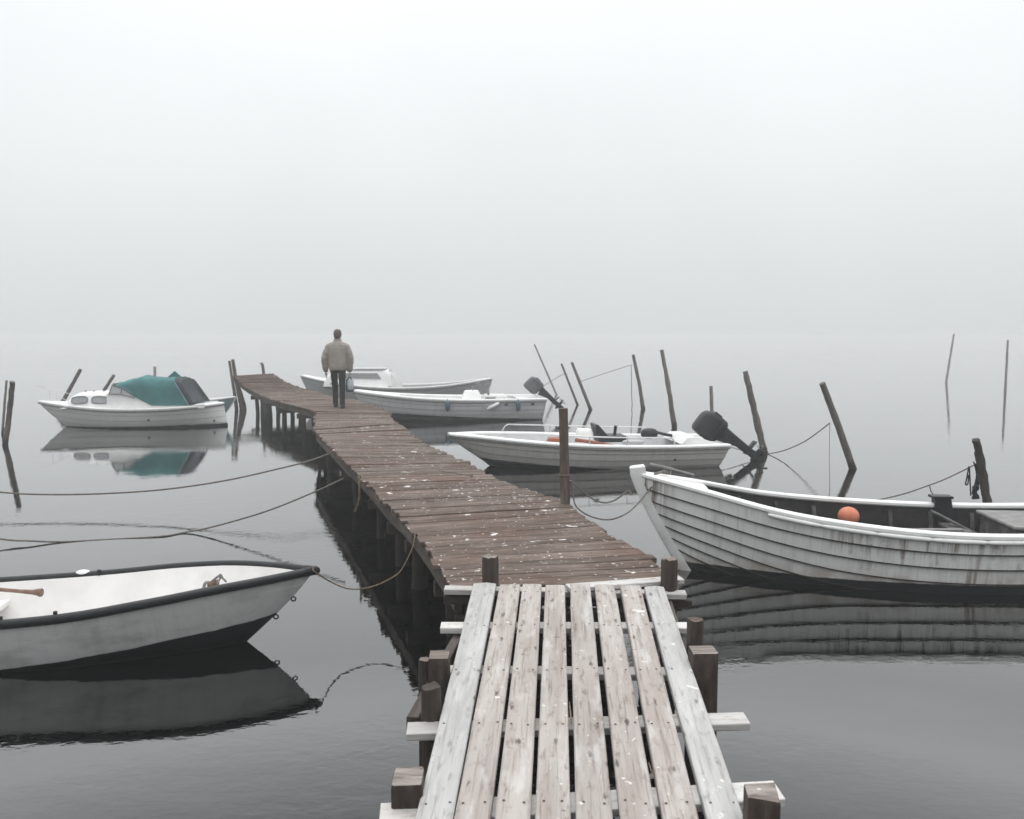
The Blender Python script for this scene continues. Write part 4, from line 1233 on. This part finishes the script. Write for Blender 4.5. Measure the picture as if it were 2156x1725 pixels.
m.tube([(3.42 + 0.16 * math.cos(a), 0.1, 0.84 + 0.16 * math.sin(a)) for a in [k * math.pi / 7 for k in range(15)]], 0.014, 6, caps=False)
m.build('steering_gear', M['grey_metal'], b3, smooth=True)
m = MB(); m.tube([(3.55, -0.55, 0.62), (3.82, -0.6, 0.62)], 0.03, 8); m.build('grab_bar', M['grey_metal'], b3, smooth=True)
outboard(b3, (5.24, 0.15, 0.70), R(46), 0.92, M['cowl_grey'], 'tilted outboard motor with white-stained cowl')

# --- double-ended cabin boat, far
bow = P(632, 792, z=0.98)
ANG2 = R(4.0)
b2 = thing('cabin_boat', 'pale double-ended cabin boat in fog behind the man, furthest boat', 'boat', (bow.x, bow.y, 0), ANG2, 'boats moored by the pier')
H2 = Hull(6.4, 2.0, [(0, 0.98), (0.15, 0.80), (0.35, 0.64), (0.55, 0.60), (0.75, 0.66), (1, 0.86)], [(0, 0.05), (0.1, -0.1), (0.3, -0.2), (0.8, -0.2), (1, -0.05)],
          tm=0.5, stern=0.0, rake=0.5, e0=0.95, e1=0.4, bow_p=2.2, stern_p=2.6, double=True, srake=0.35)
m = MB(); H2.skin(m, 5, 0.010, 3, 36); m.build('hull', [M['far_hull'], M['seam_grey']], b2, smooth=True, autosmooth=30)
m = MB(); H2.inner(m, 0.05, 0.45, b=0.97); m.build('lining', M['grey_hull'], b2, smooth=True)
m = MB(); H2.rail(m, 0.09, 0.06, 0.03, 0.01, 0.99, dz=0.02); m.build('gunwale', M['white'], b2, smooth=True, autosmooth=40)
m = MB(); H2.rail(m, 0.03, 0.03, -0.012, 0.01, 0.99, dz=-0.03); m.build('rubbing_strip', M['grey_metal'], b2, smooth=True)
m = MB(); H2.deck(m, 0.01, 0.46, dz=0.02, inset=0.05, camber=0.06); m.build('foredeck', M['white'], b2, smooth=True)
m = MB()
loft_box(m, [rrect(1.95, 0, 0.66, 2.25, 1.25, 0.12), rrect(1.98, 0, 0.95, 2.15, 1.18, 0.12), rrect(2.02, 0, 1.16, 1.80, 1.1, 0.12), rrect(2.02, 0, 1.20, 1.72, 1.02, 0.12)])
cabin2 = m.build('cabin', M['white_bright'], b2, smooth=True, autosmooth=40)
m = MB()
loft_box(m, [rrect(2.0, 0, 1.203, 1.75, 1.14, 0.14), rrect(2.0, 0, 1.235, 1.75, 1.14, 0.14), rrect(2.0, 0, 1.255, 1.6, 1.0, 0.14)], cap_bot=True)
m.build('roof', M['grey_hull'], cabin2, smooth=True, autosmooth=40)
for side in (-1, 1):
    m = MB()
    yy = side * 0.595
    m.prism([(1.55, yy, 1.10), (2.60, yy, 1.09), (2.72, yy, 0.90), (1.50, yy, 0.93)], (0, side * 0.02, 0)); m.build('window', M['glass_pale'], cabin2)
for y_ in (-0.55, 0.5):
    m = MB(); m.prism([(3.03, y_, 0.62), (3.03, y_, 1.10), (3.42, y_, 0.62)], (0, 0.05, 0)); m.build('cockpit_side', M['white_bright'], b2)
m = MB(); m.tube(spline([(2.97, -0.5, 1.12), (3.02, -0.52, 1.22), (3.06, -0.5, 1.10)], 4), 0.012, 6); m.build('grab_rail', M['steel'], b2, smooth=True)

# --- cabin boat with the teal canopy, left
bow = P(82, 849, z=0.60)
ANG1 = R(3.0)
b1 = thing('cabin_cruiser', 'small white cabin boat with teal canvas canopy and oval windows, at left', 'boat', (bow.x, bow.y, 0), ANG1, 'boats moored by the pier')
H1 = Hull(4.62, 1.66, [(0, 0.62), (0.2, 0.545), (0.45, 0.475), (0.7, 0.48), (1, 0.56)], [(0, 0.05), (0.1, -0.1), (0.3, -0.16), (1, -0.16)],
          tm=0.55, stern=0.0, rake=0.60, e0=0.9, e1=0.33, bow_p=2.2, stern_p=4.5, double=True, srake=-0.12)
m = MB(); H1.skin(m, 5, 0.007, 3, 40); m.build('hull', [M['cab_hull'], M['seam_grey']], b1, smooth=True, autosmooth=30)
m = MB(); H1.rail(m, 0.05, 0.035, -0.008, 0.0, 1.0, dz=-0.02); m.build('rubbing_strip', M['grey_metal'], b1, smooth=True, autosmooth=40)
m = MB(); H1.deck(m, 0.0, 1.0, n=30, dz=0.0, inset=0.0, camber=0.05); H1.rail(m, 0.07, 0.05, 0.03, 0.0, 1.0, dz=0.02); m.build('side_deck', M['white_bright'], b1, smooth=True, autosmooth=40)
m = MB()     # low cabin trunk
loft_box(m, [rrect(1.72, 0, 0.50, 2.15, 1.12, 0.3), rrect(1.78, 0, 0.62, 1.95, 1.06, 0.3), rrect(1.84, 0, 0.80, 1.72, 0.98, 0.28), rrect(1.88, 0, 0.87, 1.55, 0.88, 0.26), rrect(1.9, 0, 0.89, 1.35, 0.7, 0.2)])
cab1 = m.build('cabin', M['white_bright'], b1, smooth=True, autosmooth=50)
for side in (-1, 1):
    for x0, x1, rr_ in ((1.05, 1.44, 1), (1.54, 1.95, 0)):
        m = MB()
        out = []
        for k in range(20):
            a = 2 * math.pi * k / 20
            cx, hx, hz = (x0 + x1) / 2, (x1 - x0) / 2, 0.085
            ca, sa = math.cos(a), math.sin(a)
            px = cx + hx * math.copysign(abs(ca) ** 0.55, ca)
            pz = 0.715 + hz * math.copysign(abs(sa) ** 0.6, sa)
            if (px < cx) == bool(rr_) and pz > 0.715: pz = 0.715 + (pz - 0.715) * (1 - 0.35 * abs(ca))
            out.append((px, side * lerp(0.53, 0.475, (pz - 0.62) / 0.18) , pz))
        m.prism(out, (0, side * 0.02, 0))
        w_ = m.build('window', M['glass_pale'], cab1)
        m = MB(); m.tube([Vector(p) + Vector((0, side * 0.02, 0)) for p in out] + [Vector(out[0]) + Vector((0, side * 0.02, 0))], 0.014, 6, caps=False)
        m.build('window_frame', M['grey_metal'], cab1, smooth=True)
# coaming and windscreen
m = MB()
for side in (-1, 1):
    y = side * 0.60
    m.prism([(1.95, y, 0.50), (1.95, y, 0.86), (2.25, y, 0.86), (2.75, y, 0.79), (3.15, y, 0.60), (3.9, y, 0.57), (4.3, y, 0.60), (4.3, y, 0.50)], (0, side * -0.05, 0))
m.prism([(1.93, -0.58, 0.60), (1.93, -0.58, 0.87), (2.02, -0.58, 0.87), (2.02, -0.58, 0.60)], (0, 1.16, 0))
m.build('coaming', M['white_bright'], b1)
m = MB()
for side in (-1, 1):
    y = side * 0.606
    m.prism([(2.02, y, 0.865), (2.11, y, 1.09), (2.38, y, 0.99), (2.64, y, 0.80), (2.60, y, 0.785), (2.25, y, 0.865)], (0, side * 0.012, 0))
m.prism([(1.97, -0.57, 0.87), (2.10, -0.57, 1.10), (2.115, -0.57, 1.10), (1.985, -0.57, 0.87)], (0, 1.14, 0))
m.build('windscreen', M['liner_grey'], b1)
m = MB()
for side in (-1, 1):
    y = side * 0.592
    y = side * 0.622
    m.tube([(2.00, y, 0.86), (2.10, y, 1.10), (2.38, y, 1.0), (2.66, y, 0.80), (2.62, y, 0.775), (2.25, y, 0.865), (2.00, y, 0.865)], 0.013, 8)
    m.tube([(2.30, y, 0.86), (2.32, y, 1.02)], 0.012, 6)
m.tube([(2.12, -0.59, 1.115), (2.12, 0.59, 1.115)], 0.018, 8)
m.build('windscreen_frame', M['grey_metal'], b1, smooth=True)
m = MB(); m.ball((2.44, -0.2, 0.92), (0.10, 0.08, 0.14), 10, 8); m.build('helm_seat', M['slate'], b1, smooth=True)
# canvas canopy
m = MB()
prof = [(2.05, 1.13, 2.06, 1.09), (2.35, 1.21, 2.34, 0.99), (2.69, 1.30, 2.62, 0.80), (3.03, 1.27, 3.03, 0.575), (3.30, 1.255, 3.45, 0.57), (3.56, 1.27, 3.93, 0.575),
        (3.64, 1.25, 4.00, 0.585), (3.72, 1.22, 4.08, 0.60), (3.80, 0.92, 4.09, 0.60), (3.96, 0.63, 4.10, 0.60)]
def canopy_rows(idx):
    rows = []
    idx = list(idx)
    sub = 5
    for q_ in range((len(idx) - 1) * sub + 1):
        i0 = idx[0] + q_ // sub
        fr = (q_ % sub) / sub
        i = i0
        i1 = min(i0 + 1, len(prof) - 1)
        xt, zt, xb, zb = [lerp(prof[i0][c_], prof[i1][c_], fr) for c_ in range(4)]
        zt -= 0.022 * math.sin(math.pi * fr)
        row = []
        for k in range(17):
            a = -1 + 2 * k / 16
            y = 0.60 * math.copysign(min(1, abs(a) * 1.5), a)
            f = max(0, (abs(a) - 0.6) / 0.4)
            z = lerp(zt - 0.05 * min(1, abs(a) / 0.6) ** 2, zb, f)
            y += math.copysign(0.035 * f, a)
            z += 0.035 * mnoise.noise((xt * 3.1, a * 3.5, 1.0)) * (1 - f) * (0 < i < 6)
            y += math.copysign(0.05 * mnoise.noise((xt * 4.0 + z * 5.0, z * 2.5, 7.0)) * math.sin(math.pi * min(1, f * 1.02)), a) * (0 < i < 6)
            row.append(Vector((lerp(xt, xb, f), y - math.copysign(0.02 * math.sin(math.pi * f) * (i % 2), a), z)))
        rows.append(row)
    return rows
m.grid(canopy_rows(range(0, 6)))
m.prism([(3.08, 0.35, 1.22), (3.28, 0.35, 1.39), (3.44, 0.35, 1.24)], (0, 0.06, 0))
cano = m.build('canopy', M['teal'], b1, smooth=True, autosmooth=70)
m = MB(); m.grid(canopy_rows(range(5, 10)))
m.build('canopy_back', M['slate'], b1, smooth=True, autosmooth=50)['label'] = 'dark slate rear panel of the canopy'
m = MB()
for side in (-1, 1):
    m.tube([(3.57, side * 0.605, 1.22), (3.94, side * 0.64, 0.58)], 0.012, 6)
m.build('canopy_piping', M['teal_hull'], cano, smooth=True)
m = MB()     # bow rail
for side in (-1, 1):
    p = [H1.pt(t, 1, side, -0.06) for t in (0.02, 0.08, 0.15, 0.22)]
    m.tube([Vector((-0.02, 0, 1.06)), p[1] + Vector((0, 0, 0.33)), p[2] + Vector((0, 0, 0.22)), p[3] + Vector((0.08, 0, 0.06))], 0.008, 6)
    m.tube([p[1], p[1] + Vector((0, 0, 0.33))], 0.007, 6)
    m.tube([p[2], p[2] + Vector((0, 0, 0.22))], 0.007, 6)
m.build('bow_rail', M['steel'], b1, smooth=True)
for x in (1.3, 1.5, 1.75):
    m = MB(); m.tube([(x, -0.3, 0.87), (x, -0.3, 0.93), (x + 0.04, -0.3, 0.93)], 0.012, 6)
    m.build('deck_fitting', M['grey_metal'], cab1, smooth=True)
for x, z in ((3.12, 0.22), (4.6, 0.15)):
    m = MB(); p_ = inside(H1, x / 4.85, z, -1, 0.01); m.tube([p_, p_ + Vector((0, -0.02, 0))], 0.028, 10); m.build('through_hull', M['slate'], b1)

# --- small teal dinghy half hidden between cabin boat and pier
bow = P(496, 836, z=0.66)
b7 = thing('dinghy', 'small pale teal dinghy, bow showing between cabin boat and pier end', 'boat', (bow.x, bow.y, 0), R(176), 'boats moored by the pier')
H7 = Hull(3.0, 1.3, [(0, 0.66), (0.3, 0.56), (0.6, 0.52), (1, 0.52)], [(0, 0.0), (0.1, -0.08), (1, -0.1)], tm=0.6, stern=0.85, rake=0.5, e0=0.9, e1=0.35, bow_p=2.0)
m = MB(); H7.skin(m, 1, 0, 10, 30); m.build('hull', M['teal_paint'], b7, smooth=True, autosmooth=50)
m = MB(); H7.inner(m, 0.03, 0.45); m.build('lining', M['white'], b7, smooth=True)
m = MB(); H7.rail(m, 0.06, 0.05, 0.01, 0, 1); m.build('gunwale', M['white'], b7, smooth=True, autosmooth=40)
m = MB(); m.tube([H7.pt(0, v, 1) + Vector((-0.01, 0, 0)) for v in (0.1, 0.3, 0.5, 0.7, 0.9, 1)], 0.018, 8); m.build('stem', M['white'], b7, smooth=True)

# ------------------------------------------------------------------ ropes
def rope(label, pts, r=0.008, mat='rope', n=10, name='mooring_rope', group='mooring ropes'):
    m = MB()
    sp = spline(pts, n)
    m.tube(sp, r, 6)
    o = m.build(name, M[mat], None, smooth=True)
    return tag(o, label, 'rope', group)
rope('long dark rope sagging over open water from the pier to the left edge', [P(700, 953, Y=12.0), P(650, 971, Y=11.6), P(600, 984, Y=11.3), P(480, 1011, Y=11.0), P(353, 1030, Y=10.9), P(230, 1039, Y=10.85), P(106, 1041.5, Y=10.85), P(0, 1036.5, Y=10.9), P(-200, 1015, Y=11.2), P(-420, 960, Y=11.6)], 0.011)
Yr = P(345, 1129, z=0).y
rope('dark rope dipping into the water in front of the left dinghy', [P(722, 1008, Y=9.6), P(660, 1037, Y=9.5), P(560, 1077, Y=9.45), P(450, 1109, Y=9.5), P(390, 1121, Y=9.5), P(340, 1129.5, z=0.006), P(230, 1136, z=-0.002), P(130, 1141, z=0.006), P(60, 1139, Y=8.98), P(0, 1135, Y=8.95), P(-200, 1105, Y=8.9)], 0.010)
rope('tan painter sagging from the left dinghy bow to the pier', [in6(0.45, 0.0, 0.30), in6(0.25, 0.02, 0.42), in6(0.02, 0, 0.545), P(662, 1204, z=0.53), P(700, 1227, Y=6.25), P(739.7, 1240.6, Y=6.3), P(788, 1234, Y=6.4), P(837, 1208.7, Y=6.5), P(858, 1177, Y=6.55), P(871, 1145, Y=6.6), P(874, 1118, Y=6.72)], 0.006, 'rope_tan')
# frayed rope hanging from the pier edge
Yh = P(770, 1020, z=DZ).y - 0.05
rope('short frayed rope hanging down from the left pier edge', [P(755, 1002, Y=Yh + .3), P(757, 1030, Y=Yh + .25), P(756, 1050, Y=Yh + .25), P(752, 1065, Y=Yh + .25), P(747, 1078, Y=Yh + .25)], 0.012, 'rope_tan')
bq = in5(0.02, -0.05, 0.86)
rope('upper slack rope from the rusty post to the clinker boat bow', [P(1198, 1012, Y=Ypost - 0.06), P(1206, 1016, Y=Ypost - .06), P(1236, 1043, Y=7.9), P(1268, 1058, Y=7.9), P(1295, 1053, Y=7.95), P(1322, 1034, Y=8.0), bq + Vector((-0.06, 0, -0.12))], 0.008)
rope('lower slack rope from the rusty post to the clinker boat bow', [P(1200, 1012, Y=Ypost - 0.06), P(1206, 1040, Y=7.85), P(1213, 1066, Y=7.8), P(1240, 1086, Y=7.7), P(1281, 1094.5, Y=7.6), P(1318, 1082, Y=7.6), P(1345, 1058, Y=7.8), P(1372, 1026, Y=7.95), in5(0.22, -0.10, 0.885)], 0.008)
rope('rope running from the rough pole beside the outboard to the smooth pole', [P(1611, 957, Y=16.1), P(1650, 949, Y=15.7), P(1690, 932, Y=15.2), P(1720, 912, Y=14.8), P(1747, 891, Y=14.35)], 0.010)
rope('thin rope hanging straight down from the smooth leaning pole', [P(1747, 891, Y=14.3), P(1746, 960, Y=13.0), P(1745, 1051, Y=9.3), in5(1.9, 0.62, 0.62)], 0.006)
rope('rope sloping from the dark rough pole down to the water', [P(2058, 976, Y=9.95), P(2030, 990, Y=9.95), P(1990, 1009, Y=9.95), P(1956, 1022, Y=9.95), P(1900, 1041, Y=10.0), P(1832, 1056, Y=10.1), P(1760, 1068, Y=10.2), P(1700, 1088, z=-0.05)], 0.008)
m = MB()
Yq = 9.85
for pts in ([P(2050, 972, Y=Yq), P(2056, 1000, Y=Yq), P(2051, 1045, Y=Yq)], [P(2054, 976, Y=Yq), P(2062, 1010, Y=Yq), P(2068, 1045, Y=Yq)], [P(2040, 982, Y=Yq), P(2036, 1004, Y=Yq), P(2033, 1020, Y=Yq), P(2038, 1018, Y=Yq), P(2039, 1000, Y=Yq)], [P(2041, 984, Y=Yq), P(2044, 1044, Y=Yq)], [P(2060, 1015, Y=Yq), P(2054, 1040, Y=Yq), P(2060, 1050, Y=Yq)]):
    m.tube(spline(pts, 5), 0.009, 6)
m.tube(spline([P(2058, 1000, Y=Yq), P(2057, 1020, Y=Yq), P(2053, 1035, Y=Yq), P(2054, 1050, Y=Yq)], 4), [0.01, 0.015, 0.03, 0.03, 0.025, 0.03, 0.035, 0.03, 0.028, 0.03, 0.035, 0.04, 0.04], 7, wob=0.3)
tag(m.build('rope_tangle', M['rubber'], None, smooth=True), 'dark tangle of rope hanging from the rough pole at far right', 'rope')
m = MB(); m.tube(spline([P(1957, 1022, Y=9.95), P(1961, 1036, Y=9.95), P(1972, 1048, Y=9.9)], 5), 0.007, 6)
tag(m.build('rope_end', M['rope'], None, smooth=True), 'short loose rope end hanging off the rope behind the clinker boat', 'rope')
rope('thin line between the two slender poles and the forked pole', [P(1331, 768, Y=26.6), P(1290, 781, Y=26.3), P(1224, 803, Y=25.9)], 0.010)
rope('thin line hanging with a loop from the forked pole', [P(1329, 770, Y=26.4), P(1330, 830, Y=26), P(1331, 855, Y=26), P(1329, 866, Y=26), P(1332, 872, Y=26), P(1331, 900, Y=25.5), P(1331, 918, z=-0.02)], 0.012)
rope('line from the left slender pole to the fendered boat stern', [P(1190, 786, Y=27.6), P(1165, 800, Y=26.5), P(1135, 820, Y=25), Mb3 @ Vector((5.1, 0.5, 0.62))], 0.010)
rope('line from the rough pole to the outboard boat stern', [P(1603, 948, Y=16.1), P(1580, 953, Y=15.6), Mb4 @ Vector((4.85, 0.5, 0.36))], 0.008)

# ------------------------------------------------------------------ the man on the pier
ft = P(713, 859, z=DZ + 0.005)
man = thing('person', 'man seen from behind walking away along the pier in beige jacket', 'person', (ft.x, ft.y, ft.z), R(2))
def fuse(o, vox, smooth_it=6):
    md = o.modifiers.new('fuse', 'REMESH'); md.mode = 'VOXEL'; md.voxel_size = vox; md.use_smooth_shade = True
    if smooth_it:
        ms = o.modifiers.new('relax', 'SMOOTH'); ms.iterations = smooth_it; ms.factor = 0.5
    return o
def ring_loft(m, secs, n=20):
    """secs: (x, y, z, rx, ry)"""
    rows = [[Vector((x + rx * math.cos(2 * math.pi * k / n), y + ry * math.sin(2 * math.pi * k / n), z)) for k in range(n)] for x, y, z, rx, ry in secs]
    ids = m.grid(rows, close=True)
    m.face(ids[-1]); m.face(list(reversed(ids[0])))
LF, RF = (-0.100, 0.20), (0.105, -0.12)       # feet, left one ahead
EL, ER = (-0.295, -0.02, 1.09), (0.285, 0.0, 1.09)
HL, HR = (-0.285, 0.06, 0.82), (0.255, 0.05, 0.82)
m = MB()   # body
ring_loft(m, [(0, 0, 0.84, 0.13, 0.09), (0, 0, 0.95, 0.15, 0.11), (0, 0, 1.1, 0.145, 0.10), (0, 0, 1.3, 0.17, 0.11), (0, 0, 1.42, 0.15, 0.09), (0, 0.01, 1.48, 0.06, 0.06), (0, 0.02, 1.56, 0.055, 0.06)])
m.ball((0, 0.035, 1.645), (0.075, 0.095, 0.112), 18, 14)
m.ball((0, 0.075, 1.60), (0.055, 0.065, 0.065), 14, 10)
m.ball((0, 0.135, 1.635), (0.014, 0.022, 0.022), 8, 6)
for sx in (-1, 1):
    m.ball((sx * 0.079, 0.03, 1.635), (0.010, 0.022, 0.033), 8, 6)
    m.ball((sx * 0.03, 0.118, 1.655), (0.014, 0.010, 0.010), 8, 6)
for (fx, fy), hx in ((LF, -0.085), (RF, 0.085)):
    m.tube([(hx, 0, 0.88), (lerp(hx, fx, .5), lerp(0, fy, .5) + 0.03, 0.47), (fx, fy, 0.09)], [0.065, 0.045, 0.035], 12)
    m.tube([(fx, fy - 0.05, 0.04), (fx, fy + 0.16, 0.03)], 0.04, 10)
for e, h, sx in ((EL, HL, -1), (ER, HR, 1)):
    m.tube([(sx * 0.18, 0, 1.40), e, h], [0.05, 0.042, 0.028], 12)
    hx, hy, hz = h
    m.ball((hx, hy + 0.01, hz - 0.045), (0.020, 0.042, 0.05), 12, 8)
    for k in range(4):
        yy = hy - 0.022 + 0.02 * k
        ln_ = (0.06, 0.072, 0.070, 0.056)[k]
        m.tube([(hx, yy, hz - 0.075), (hx - sx * 0.006, yy + 0.004, hz - 0.075 - ln_ * 0.5), (hx - sx * 0.024, yy + 0.006, hz - 0.075 - ln_)], [0.010, 0.009, 0.008], 8)
    m.tube([(hx - sx * 0.005, hy + 0.04, hz - 0.03), (hx - sx * 0.014, hy + 0.062, hz - 0.06), (hx - sx * 0.02, hy + 0.06, hz - 0.09)], [0.012, 0.010, 0.009], 8)
body = fuse(m.build('body', M['skin'], man, smooth=True), 0.007, 3)
m = MB()   # jacket
ring_loft(m, [(0, 0, 0.845, 0.180, 0.130), (0, 0, 0.875, 0.200, 0.150), (0, 0, 0.95, 0.215, 0.160), (0, 0, 1.08, 0.212, 0.155), (0, 0, 1.22, 0.220, 0.155), (0, 0, 1.34, 0.225, 0.145), (0, 0, 1.42, 0.205, 0.125), (0, 0, 1.475, 0.13, 0.10), (0, 0.01, 1.51, 0.085, 0.085), (0, 0.01, 1.54, 0.08, 0.08)])
for e, h, sx in ((EL, HL, -1), (ER, HR, 1)):
    hh = Vector(h) + Vector((0, 0, 0.03))
    pts = spline([(sx * 0.11, 0, 1.395), (sx * 0.19, 0, 1.375), tuple(lerp(Vector((sx * 0.235, 0, 1.345)), Vector(e), 0.5)), e, tuple(Vector(e).lerp(hh, 0.5)), tuple(hh)], 4)
    m.tube(pts, [lerp(0.084, 0.066, k / (len(pts) - 1)) * (1 + 0.06 * math.sin(k * 1.9)) for k in range(len(pts))], 14)
jk = fuse(m.build('jacket', M['jacket'], man, smooth=True), 0.011, 5)
m = MB(); ring_loft(m, [(0, 0.012, 1.475, 0.098, 0.095), (0, 0.012, 1.50, 0.092, 0.09), (0, 0.015, 1.555, 0.086, 0.09)])
m.build('collar', M['jacket'], jk, smooth=True)
for h, nm in ((HL, 'cuff'), (HR, 'cuff')):
    m = MB(); m.tube([(h[0], h[1], h[2] + 0.055), (h[0], h[1] + 0.003, h[2] - 0.005)], [0.058, 0.048], 14); m.build(nm, M['jacket_dark'], jk, smooth=True)
m = MB()   # trousers
ring_loft(m, [(0, 0, 0.83, 0.160, 0.115), (0, 0, 0.87, 0.168, 0.125), (0, 0, 0.93, 0.158, 0.12)])
for (fx, fy), hx in ((LF, -0.088), (RF, 0.088)):
    pts = spline([(hx, 0, 0.86), (lerp(hx, fx, .3), fy * .28, 0.66), (lerp(hx, fx, .6), lerp(0, fy, .5) + 0.035, 0.46), (fx, fy * .9 + 0.005, 0.24), (fx, fy, 0.065)], 4)
    m.tube(pts, [lerp(0.092, 0.062, min(1, k / 9)) * (1 + 0.04 * math.sin(2.3 * k)) for k in range(len(pts))], 14)
fuse(m.build('trousers', M['trousers'], man, smooth=True), 0.011, 4)
for fx, fy in (LF, RF):
    m = MB(); ring_loft(m, [(fx, fy + 0.05, 0.0, 0.050, 0.145), (fx, fy + 0.05, 0.03, 0.052, 0.148), (fx, fy + 0.035, 0.06, 0.048, 0.12), (fx, fy, 0.10, 0.045, 0.06)], 18)
    m.build('shoe', M['shoe'], man, smooth=True, autosmooth=50)
m = MB()   # knitted cap
n = 18
rows = []
for z, rx, ry in ((1.625, 0.084, 0.104), (1.66, 0.089, 0.110), (1.70, 0.087, 0.107), (1.735, 0.076, 0.094), (1.76, 0.055, 0.068), (1.772, 0.02, 0.03)):
    rows.append((0, 0.03 - (1.76 - z) * 0.06, z, rx, ry))
ring_loft(m, rows, n)
m.build('cap', M['cap'], man, smooth=True, autosmooth=60)
m = MB(); m.ball((0, 0.0, 1.605), (0.081, 0.085, 0.062), 14, 10); m.build('hair', M['cap'], man, smooth=True)
# bag in the right hand
hr = Matrix.Translation(man.location) @ Matrix.Rotation(R(2), 4, 'Z') @ Vector((HR[0] - 0.012, HR[1] + 0.01, HR[2] - 0.13))
bag = thing('carrier_bag', 'pale blue bag with dark side and base held by the walking man', 'bag', hr + Vector((0.0, 0, -0.20)))
boxpart('pouch', M['bag'], bag, (0.025, 0, 0.03), (0.11, 0.22, 0.22), 0.02)
boxpart('side_panel', M['bag_dark'], bag, (-0.045, 0, 0.03), (0.035, 0.23, 0.26), 0.012)
boxpart('base', M['bag_dark'], bag, (0.012, 0, -0.105), (0.15, 0.235, 0.05), 0.015)
m = MB()
for dy in (-0.05, 0.05):
    m.tube(spline([(-0.04, dy, 0.13), (-0.015, dy * 0.4, 0.20), (0.0, dy * 0.2, 0.215), (0.025, dy * 0.5, 0.19), (0.05, dy, 0.13)], 4), 0.008, 6)
m.build('strap', M['bag_dark'], bag, smooth=True)

# ------------------------------------------------------------------ fog: one closed box of even air
mb = MB()
HX = 1000
c = [(-HX, -HX, -1.8), (HX, -HX, -1.8), (HX, HX, -1.8), (-HX, HX, -1.8), (-HX, -HX, 3.6), (HX, -HX, 3.6), (HX, HX, 3.6), (-HX, HX, 3.6)]
for p in c: mb.add(p)
for f in ((0, 3, 2, 1), (4, 5, 6, 7), (0, 1, 5, 4), (1, 2, 6, 5), (2, 3, 7, 6), (3, 0, 4, 7)): mb.face(f)
hm = bpy.data.materials.new('fog_air'); hm.use_nodes = True
hn = hm.node_tree; hn.nodes.clear()
ho = hn.nodes.new('ShaderNodeOutputMaterial')
hv = hn.nodes.new('ShaderNodeVolumePrincipled')
hv.inputs['Color'].default_value = (0.985, 0.992, 0.995, 1)
hv.inputs['Density'].default_value = 0.0046
hv.inputs['Anisotropy'].default_value = 0.4
hn.links.new(hv.outputs[0], ho.inputs['Volume'])
haze = mb.build('haze', hm)
haze['kind'] = 'stuff'
